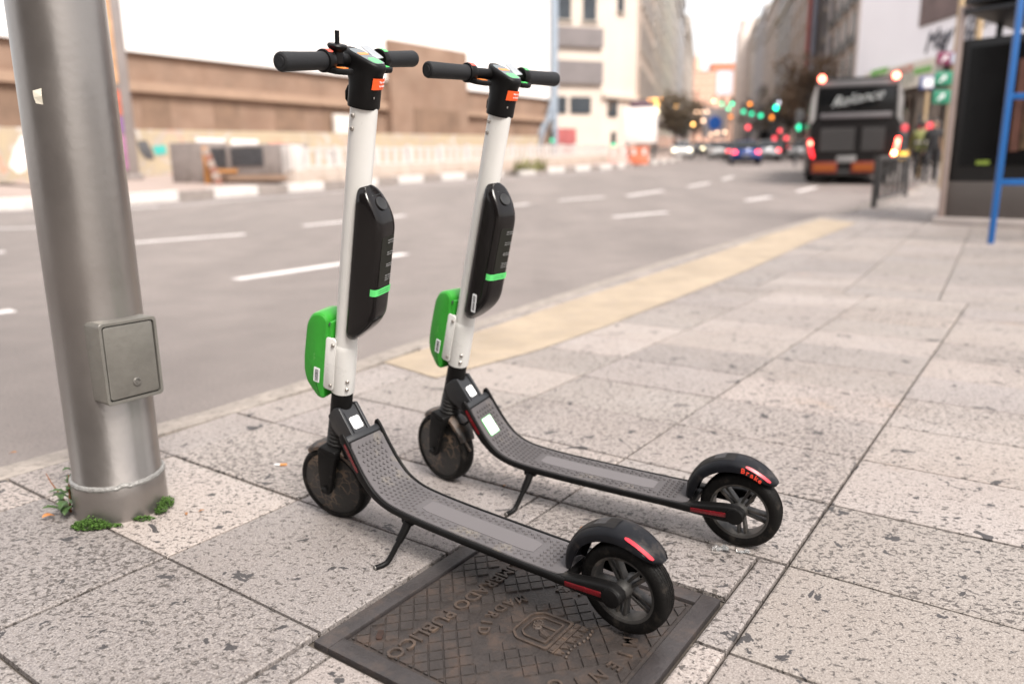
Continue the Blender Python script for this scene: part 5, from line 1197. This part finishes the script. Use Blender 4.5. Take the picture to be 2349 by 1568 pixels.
# ------------------------------------------------------------------ lit lamps along the pavements
def lamp(px, py, Y, col, k, label, r=.16, grp='lit street lamps'):
    if px < 1700: Y = min(Y, 96)
    k = spread(.16 * k if k < 12 else .1 * k, Y, r)
    q = at(px, py, Y); g0 = ground(q.y); r_ = empty('street_lamp', Vector((q.x, q.y, g0 - .1)), label, 'street lamp', grp); h = q.z - g0 + .1
    MB().tube([(0, 0, 0), (0, 0, h - r)], .06, 8).build('post', TLP, r_, I4); MB().lathe([(0, r * .9), (r * .8, r * .9), (r * 1.2, r * .6), (0, r * 1.5)], 12, T((0, 0, h))).build('cap', TLP, r_, I4); MB().ball((0, 0, h), r).build('globe', glow('globe_%d_%d' % (int(col[1] * 100 + col[2] * 1000), int(k * 100)), col, k), r_, I4)
WM = (1, .50, .14); PK = (1, .62, .40)
for px, py, Y, col, k, lb in ((1507, 240, 88, WM, 16, 'upper of two bright warm lamps above the white kiosk'), (1507, 256, 86, (1, .85, .5), 40, 'lower brilliant lamp above the white kiosk'), (1551, 243, 120, WM, 9, 'warm lamp right of the kiosk, alone'), (1590, 285, 120, WM, 8, 'warm lamp left of the blue road sign'),
    (1598, 256, 160, PK, 5, 'pale pinkish lamp first of a far row left of the green lights'), (1611, 257, 170, PK, 4, 'pale pinkish lamp second of the far row'), (1622, 256, 180, PK, 4, 'pale pinkish lamp third of the far row'), (1613, 277, 140, PK, 6, 'pale lamp just left of the blue road sign'), (1631, 308, 130, PK, 4, 'pinkish light lower left of three above the cars'), (1645, 304, 125, PK, 5, 'pinkish light middle of three above the cars'), (1663, 303, 120, PK, 5, 'pinkish light right of three above the cars'),
    (1587, 334, 100, (1, .75, .4), 9, 'yellowish light left above the white oncoming car'), (1604, 328, 110, (1, .9, .7), 5, 'pale light right above the white oncoming car'), (1605, 345, 95, (1, .85, .6), 6, 'pale light right of the oncoming headlights'), (1663, 326, 110, (.9, .9, .75), 4, 'greenish pale light above the partly hidden white car'), (1784, 236, 68, (.85, .85, 1), 9, 'cool white lamp just above the brilliant green light'), (2073, 356, 24, (1, .55, .08), 30, 'amber lamp low beside the right flank of the bus')):
    lamp(px, py, Y, col, k, lb)
# lit awning strip over the kiosk row
aw = empty('lit_awning', T(gp3(1466, 92)) @ RZ(radians(-60)), 'row of small orange bulbs along an awning left of the kiosk lamps', 'awning')
MB().box((0, 0, 5.6), (9, .5, .5)).build('awning', GREYB, aw, I4)
for k in range(9): MB().ball((-4 + k * 1.0, -.4, 5.9), .10, sub=1).build('bulb', glow('bulb_orange', (1, .40, .08), 9), aw, I4)
# ------------------------------------------------------------------ kiosk panel, barriers, blue road sign
kq = gp3(1468, 54); kk = empty('white_kiosk', T(Vector((kq.x, kq.y, ground(kq.y)))) @ RZ(radians(-14)), 'white box kiosk with a dark top standing past the end of the railing', 'kiosk')
MB().box((0, 0, 2.35), (2.1, 1.6, 2.3), bev=.05).build('box', mat('kiosk_white', (.80, .74, .71), .6, 0, .04, 1), kk, I4); MB().box((-.1, 0, 3.75), (1.3, 1.0, .5), bev=.03).build('top', mat('kiosk_plum', (.10, .06, .075), .6, 0, .1, 2), kk, I4)
for x_ in (-.9, .9): MB().box((x_, 0, .65), (.16, .8, 1.3)).build('leg', TLP, kk, I4)
ORB = mat('orange_barrier_plastic', (.46, .115, .05), .6, 0, .2, 3)
for px, Y, m_, lb in ((1465, 46, ORB, 'orange plastic road barrier below the white kiosk'), (1418, 48, mat('pink_barrier', (.62, .33, .29), .6, 0, .2, 3), 'pale red and white barrier at the railing end')):
    q = gp3(px, Y); r_ = empty('road_barrier', T(q) @ RZ(radians(-10)), lb, 'barrier', 'road works barriers')
    b = MB().prism(rpoly([(-.26, 0), (.26, 0), (.20, .35), (.11, .55), (.09, 1.02), (-.09, 1.02), (-.11, .55), (-.20, .35)], .03), -.55, .55, lambda a, c, t: (t, a, c), bev=.03); b.build('barrier_body', m_, r_, I4)
    for x_ in (-.3, .3): MB().box((x_, -.115, .72), (.22, .03, .30)).build('panel', mat('barrier_white', (.66, .58, .55), .6, 0, .1, 3), r_, I4)
q = at(1640, 282, 100); r_ = empty('road_sign', Vector((q.x, q.y, ground(q.y))), 'round blue road sign on a pale panel above the far cars', 'road sign'); h = q.z - ground(q.y)
MB().box((0, .1, h), (3.0, .08, 3.6)).build('panel', mat('sign_pale', (.46, .43, .44), .6, 0, .08, 1), r_, I4); MB().lathe([(0, 0), (.85, 0), (.85, .05), (0, .05)], 24, T((0, .05, h)) @ RX(pi / 2)).build('disc', mat('sign_blue', (.02, .13, .52), .5, 0, 0), r_, I4); MB().tube([(0, .2, 0), (0, .2, h)], .1, 8).build('post', TLP, r_, I4)
# ------------------------------------------------------------------ direction signs by the shelter
SGN, SGM, WHS = mat('sign_green', (.008, .17, .095), .5, 0, .04, 3), mat('sign_maroon', (.15, .012, .055), .5, 0, .04, 3), mat('sign_white', (.66, .66, .68), .5, 0, .03, 3)
GOLD = mat('gold_post', (.46, .335, .20), .5, .1, .1, 4)
q = at(2168, 300, 19); r_ = empty('direction_sign_post', Vector((q.x, q.y, ground(q.y))), 'tall beige post carrying maroon and green arrow signs beside the shelter', 'direction sign')
ox = q.x; oy = q.y; og = ground(oy)
MB().tube([(.12, .1, 0), (.12, .1, 8)], .07, 10).build('post', GOLD, r_, I4)
for (x0, y0, x1, y1, m_) in ((2147, 119, 2194, 149, SGM), (2142, 164, 2192, 196, SGN), (2138, 206, 2188, 238, SGN)):
    a_, c_ = at(x0, y1, oy), at(x1, y0, oy); cx, cz, w, h = (a_.x + c_.x) / 2 - ox, (a_.z + c_.z) / 2 - og, c_.x - a_.x, c_.z - a_.z
    s_ = MB().box((cx, 0, cz), (w, .03, h), bev=.01).build('sign_plate', m_, r_, I4)
    b = MB(); u_ = h * .30; b.prism([(-u_ * .9, -u_ * .75), (u_ * .1, u_ * .25), (-u_ * .45, u_ * .35), (u_ * .9, u_ * .95), (u_ * .8, -u_ * .55), (u_ * .45, -u_ * .05), (-u_ * .5, -u_)], -.022, -.018, lambda p_, q_, t: (cx - w * .12 + p_, t, cz + q_)); b.build('arrow', WHS, s_, I4, flat=True)
    if m_ is SGM: MB().box((cx + w * .34, -.018, cz), (w * .22, .006, h * .8)).build('pale_field', mat('sign_greyblue', (.30, .33, .40), .5, 0, .05, 3), s_, I4)
q = at(2126, 190, 25); r_ = empty('stop_sign_post', Vector((q.x, q.y, ground(q.y))), 'small blue and white bus stop flag on a beige post left of the green signs', 'bus stop sign'); h = q.z - ground(q.y)
MB().tube([(.1, .1, 0), (.1, .1, h + .2)], .06, 8).build('post', GOLD, r_, I4); s_ = MB().box((0, 0, h), (.46, .04, .40), bev=.01).build('flag', mat('sign_navy', (.05, .075, .19), .5, 0, .05, 4), r_, I4); MB().prism(rpoly([(-.12, -.14), (.2, -.14), (.2, .14), (-.12, .14)], .03), -.028, -.022, lambda a, c, t: (a, t, h + c)).build('white_field', WHS, s_, I4)
q = at(2205, 300, 15); r_ = empty('gold_post', Vector((q.x + .12, q.y, ground(q.y))), 'thin gold coloured post in front of the white banner at the shelter corner', 'post'); MB().tube([(0, 0, 0), (0, 0, 7)], .06, 10).build('shaft', GOLD, r_, I4); MB().lathe([(0, 0), (.13, 0), (.13, .05), (.07, .09), (0, .09)], 16).build('foot', GOLD, r_, I4)
# ------------------------------------------------------------------ shelter kiosk
SHD = mat('shelter_frame', (.016, .016, .0165), .45, .1, .1, 4, spec=.3); SHG = mat('shelter_glass', (.006, .0058, .006), .07, 0, .1, 3, spec=.2); SHB = mat('shelter_base', (.095, .080, .072), .7, 0, .1, 3); PLI = mat('plinth_stone', (.42, .37, .345), .8, 0, .1, 3); EDG = mat('shelter_edge', (.40, .32, .29), .5, .3, .1, 4)
a_, c_ = on(2152, 513), on(2349, 524)
c_ = a_ + (c_ - a_) * 2.6
Ms, Ls = frame_m(Vector((a_.x, a_.y, ground(a_.y) - .03)), Vector((c_.x, c_.y, 0)))
sh = empty('kiosk_shelter', Ms, 'dark glazed kiosk shelter on a grey base and pale plinth at the right edge', 'shelter')
MB().box((Ls / 2, .9, .06), (Ls + .12, 1.96, .13), bev=.015).build('plinth', PLI, sh, I4)
MB().box((Ls / 2, .9, .36), (Ls, 1.8, .50), bev=.01).build('base', SHB, sh, I4)
MB().box((Ls / 2, .9, 1.53), (Ls - .02, 1.78, 1.84), bev=.01).build('frame', SHD, sh, I4)
MB().box((Ls * .5, -.008, 1.58), (Ls - .36, .03, 1.52)).build('glass', SHG, sh, I4)
MB().box((.03, -.02, 1.50), (.075, .05, 2.75), bev=.01).build('edge_trim', EDG, sh, I4)
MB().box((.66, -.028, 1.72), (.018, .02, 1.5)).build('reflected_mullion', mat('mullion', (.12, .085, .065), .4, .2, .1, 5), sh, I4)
MB().box((.48, -.027, .86), (.16, .012, .055)).build('sticker', mat('green_yellow_sticker', (.22, .30, .04), .5, 0, .5, 30), sh, I4)
b = MB()
for k in range(4): b.box((Ls / 2 + .15, .93, 2.80 + k * .12), (Ls + .2, 2.0, .05))
b.box((Ls / 2 + .15, .95, 3.28), (Ls + .4, 2.2, .10)); b.build('louvred_roof', mat('roof_slate', (.02, .022, .026), .5, .1, .1, 3), sh, I4)
for k in range(int(Ls / 1.3)): MB().box((.1 + k * 1.3, 1.2, 2.95), (.07, .07, 1.0)).build('roof_post', SHD, sh, I4)
random.seed(4)
for k in range(7): MB().box((.82 + k * .12, -.026, 1.62 + random.uniform(-.1, .1)), (.10, .012, 1.3 + random.uniform(-.2, .2))).build('poster_strip', mat('strip_%d' % (k % 4), ((.11, .045, .03), (.10, .06, .03), (.05, .03, .05), (.14, .055, .06))[k % 4], .35, 0, .5, 3), sh, I4)
# ------------------------------------------------------------------ blue frame
BLUE = mat('blue_frame_paint', (.002, .088, .30), .45, 0, .04, 4)
q = on(2272, 559); r_ = empty('blue_frame', T(q) @ RZ(radians(-14)), 'bright blue steel frame with two crossbars in front of the dark shelter', 'frame')
MB().box((0, 0, 1.6), (.055, .055, 3.2), bev=.004).build('upright', BLUE, r_, I4); MB().box((1.5, .0, 1.6), (.062, .062, 3.2), bev=.004).build('upright', BLUE, r_, I4)
for py in (418, 222):
    z = at(2300, py, q.y).z - q.z; MB().box((.75, 0, z), (1.44, .052, .062), bev=.004).build('crossbar', BLUE, r_, I4)
# ------------------------------------------------------------------ pedestrian guard rail
GRD = mat('guard_rail_grey', (.050, .047, .046), .5, .3, .1, 5)
ga, gc = on(2004, 476), on(2076, 449)
Mg, Lg = frame_m(Vector((ga.x, ga.y, ground(ga.y))), Vector((gc.x, gc.y, 0))); sl_ = (ground(gc.y) - ground(ga.y)) / Lg
Mg = Mg @ Matrix(((1, 0, 0, 0), (0, 1, 0, 0), (sl_, 0, 1, 0), (0, 0, 0, 1)))
gr = empty('guard_rail', T(Mg.translation), 'dark metal pedestrian guard rail at the kerb in front of the bus', 'guard rail'); Ml = Mg.copy(); Ml.translation = Vector((0, 0, 0))
for k in range(2): MB().tube([(k * Lg, 0, 0), (k * Lg, 0, .90)], .05, 12).build('post', GRD, gr, Ml)
MB().box((Lg / 2, 0, .86), (Lg, .06, .07)).build('rail', GRD, gr, Ml); MB().box((Lg / 2, 0, .14), (Lg, .05, .05)).build('rail', GRD, gr, Ml)
m = 6
for k in range(m): MB().box((Lg * (k + .7) / m, 0, .50), (.075, .05, .68)).build('bar', GRD, gr, Ml)
# ------------------------------------------------------------------ people
SKIN = mat('skin', (.42, .25, .18), .6, 0, .05, 20); HAIR = mat('dark_hair', (.02, .014, .01), .6, 0, .2, 60); COAT = mat('black_coat', (.018, .017, .019), .8, 0, .2, 20); JEAN = mat('dark_jeans', (.035, .04, .06), .8, 0, .2, 20); HIV = mat('yellow_vest', (.19, .20, .06), .7, 0, .1, 10); BRWN = mat('brown_jacket', (.12, .065, .035), .8, 0, .2, 20); SHOE = mat('pale_shoe', (.5, .47, .45), .6, 0, .1, 20)
def person(P_, yaw, h, label, top, legs, stride=.28, arm=.2, shoes=None):
    k = h / 1.72; r_ = empty('person', T(P_) @ RZ(yaw), label, 'person')      # local y = facing
    V = []; E_ = []; R_ = []
    def v(p, r, par=None):
        V.append(Vector(p) * k); R_.append(r * k)
        if par is not None: E_.append((par, len(V) - 1))
        return len(V) - 1
    pel = v((0, 0, .95), .135); ab = v((0, 0, 1.12), .125, pel); ch = v((0, .01, 1.32), .155, ab); nk = v((0, .01, 1.47), .062, ch); n2 = v((0, .02, 1.53), .058, nk); hd_ = v((0, .03, 1.60), .095, n2); ht = v((0, .025, 1.68), .088, hd_)
    v((0, .115, 1.585), .018, hd_)
    for sg in (-1, 1):
        hip = v((sg * .10, 0, .90), .095, pel); kn = v((sg * .10, sg * stride * .5 + .04, .50), .065, hip); an = v((sg * .10, sg * stride - .03, .10), .042, kn); v((sg * .11, sg * stride + .12, .04), .038, an)
        shd = v((sg * .17, .01, 1.40), .07, ch); el = v((sg * .24, -sg * arm * .4, 1.14), .048, shd); wr = v((sg * .25, -sg * arm + .05, .92), .032, el); pm = v((sg * .25, -sg * arm + .07, .85), .034, wr)
        for f, (dx, L) in enumerate(((-.028, .065), (-.010, .085), (.010, .09), (.028, .08))):
            f1 = v((sg * .25 + dx * .4, -sg * arm + .075 + dx, .80), .011, pm); v((sg * .25 + dx * .2 - sg * .012, -sg * arm + .08 + dx, .80 - L * .7), .009, f1)
        t1 = v((sg * .235, -sg * arm + .11, .84), .012, pm); v((sg * .23, -sg * arm + .125, .80), .010, t1)
    me = bpy.data.meshes.new('person_body'); me.from_pydata(V, E_, []); o = bpy.data.objects.new('body', me); COL.objects.link(o)
    md = o.modifiers.new('s', 'SKIN'); md.use_smooth_shade = True
    for i, q in enumerate(me.skin_vertices[0].data): q.radius = (R_[i], R_[i]); q.use_root = (i == 0)
    sb = o.modifiers.new('u', 'SUBSURF'); sb.levels = sb.render_levels = 1
    m2 = bpy.data.meshes.new_from_object(o.evaluated_get(bpy.context.evaluated_depsgraph_get())); o.modifiers.clear(); o.data = m2
    m2.materials.clear()
    for x_ in (SKIN, top, legs, shoes or COAT, HAIR): m2.materials.append(x_)
    for p_ in m2.polygons:
        c_ = p_.center / k; p_.use_smooth = True
        p_.material_index = 4 if (c_.z > 1.64 or (c_.z > 1.50 and c_.y < -.02 and abs(c_.x) < .13)) else (0 if (c_.z > 1.46 or (abs(c_.x) > .19 and c_.z < .91 and c_.z > .7)) else (1 if (c_.z > .93 or abs(c_.x) > .20) else (2 if c_.z > .10 else 3)))
    o.parent = r_
    MB().ball((0, 0, 0), .102 * k, T(Vector((0, .012, 1.645)) * k), sc=(.95, 1.0, .85)).build('hair', HAIR, r_, I4)
    if top is HIV: MB().lathe([(.15 * k, 0), (.165 * k, .03), (.165 * k, .05), (.15 * k, .06)], 20, T((0, 0, 1.10 * k)), closed=True).build('reflective_stripe', SHOE, r_, I4)
    return r_
def foot(px, py): q = on(px, py); return Vector((q.x, q.y, ground(q.y)))
person(foot(2104, 418), radians(-20), 1.68, 'person in a yellow hi-vis vest on the far pavement left of the shelter', HIV, COAT)
person(foot(2132, 420), radians(150), 1.74, 'person in a black coat walking close to the shelter edge', COAT, COAT, .22)
person(foot(2142, 412), radians(10), 1.70, 'person in a brown jacket half hidden behind the shelter', BRWN, JEAN, .2)
person(foot(8, 421) , radians(-80), 1.72, 'person in black walking past the mural at the left edge', COAT, JEAN, .34, .26, SHOE)
# bicycle by the pedestrians
q = foot(2092, 424); bk = empty('bicycle', T(q) @ RZ(radians(60)), 'dark bicycle standing behind the guard rail on the right pavement', 'bicycle')
for y_ in (-.52, .52):
    w = MB().lathe([(.335, -.015), (.35, 0), (.335, .015), (.322, 0)], 36, T((0, y_, .35)) @ RY(pi / 2), closed=True); w.lathe([(0, -.04), (.025, -.04), (.025, .04), (0, .04)], 10, T((0, y_, .35)) @ RY(pi / 2))
    for k in range(12): a = k * pi / 6; w.tube([(0, y_, .35), (0, y_ + .33 * cos(a), .35 + .33 * sin(a))], .002, 4)
    w.build('wheel', TYRE, bk, I4)
MB().tube([(0, -.52, .35), (0, -.14, .82), (0, .40, .84), (0, -.08, .34), (0, -.52, .35)], .018, 8).tube([(0, -.08, .34), (0, -.17, .95)], .017, 8).tube([(0, .52, .35), (0, .38, .98)], .017, 8).build('frame', BLKP, bk, I4)
MB().tube([(-.28, .33, 1.02), (-.1, .40, 1.0), (.1, .40, 1.0), (.28, .33, 1.02)], .014, 8).build('handlebar', BLKP, bk, I4); MB().box((0, -.19, .97), (.13, .26, .05), bev=.02).build('saddle', BLKP, bk, I4)
# ------------------------------------------------------------------ autumn street trees along the avenue
LFM = [mat('autumn_leaf_%d' % k, c, .8, 0, .3, 4) for k, c in enumerate(((.075, .052, .03), (.10, .058, .03), (.055, .05, .035)))]; BRK = mat('bark', (.07, .055, .045), .9, 0, .25, 6)
def tree(P_, h, r, label, mi):
    r_ = empty('street_tree', P_, label, 'tree', 'street trees along the avenue'); b = MB()
    b.tube([(0, 0, 0), (.05, .05, h * .3), (0, .1, h * .62)], [.2, .15, .07], 8)
    for k in range(7):
        a = k * .9; b.tube([(0, .05, h * (.33 + .04 * k)), (r * .6 * cos(a), r * .6 * sin(a), h * (.55 + .05 * k))], [.07, .025], 6)
    b.build('trunk', BRK, r_, I4); b = MB()
    cl = [(random.gauss(0, .45) * r, random.gauss(0, .45) * r, h * (.66 + random.uniform(-.22, .26)), random.uniform(.25, .5) * r) for _ in range(16)]
    for _ in range(1500):
        c_ = random.choice(cl); d_ = Vector((random.gauss(0, 1), random.gauss(0, 1), random.gauss(0, 1))).normalized() * c_[3] * random.uniform(.5, 1.1); p_ = Vector(c_[:3]) + d_
        u_ = Vector((random.uniform(-1, 1), random.uniform(-1, 1), random.uniform(-1, 1))).normalized() * .17; w_2 = u_.orthogonal().normalized() * .12
        b._add([p_ - u_, p_ + w_2, p_ + u_, p_ - w_2], [(0, 1, 2, 3)])
    b.build('crown', LFM[mi], r_, I4, flat=True)
for px, Y, h, r, lb, mi in ((1545, 86, 6.5, 2.6, 'dark brown leaved tree right of the white kiosk', 0), (1562, 112, 7, 2.8, 'dark tree second up the left pavement', 2), (1838, 66, 8, 2.6, 'brown leaved tree left of the bus at the right kerb', 1), (1775, 128, 8.5, 3, 'dim grey brown tree far up the right pavement', 0), (1800, 108, 9, 3.4, 'broad dark tree on the right pavement behind the brilliant green light', 2), (1752, 160, 9.5, 3.6, 'dark tree farther up where the right fronts close in', 2), (1590, 150, 9, 3.4, 'dark tree farther up on the left pavement', 0), (1828, 78, 8, 2.8, 'dark brown tree close left of the bus roof', 0)):
    tree(gp3(px, Y), h, r, lb, mi)
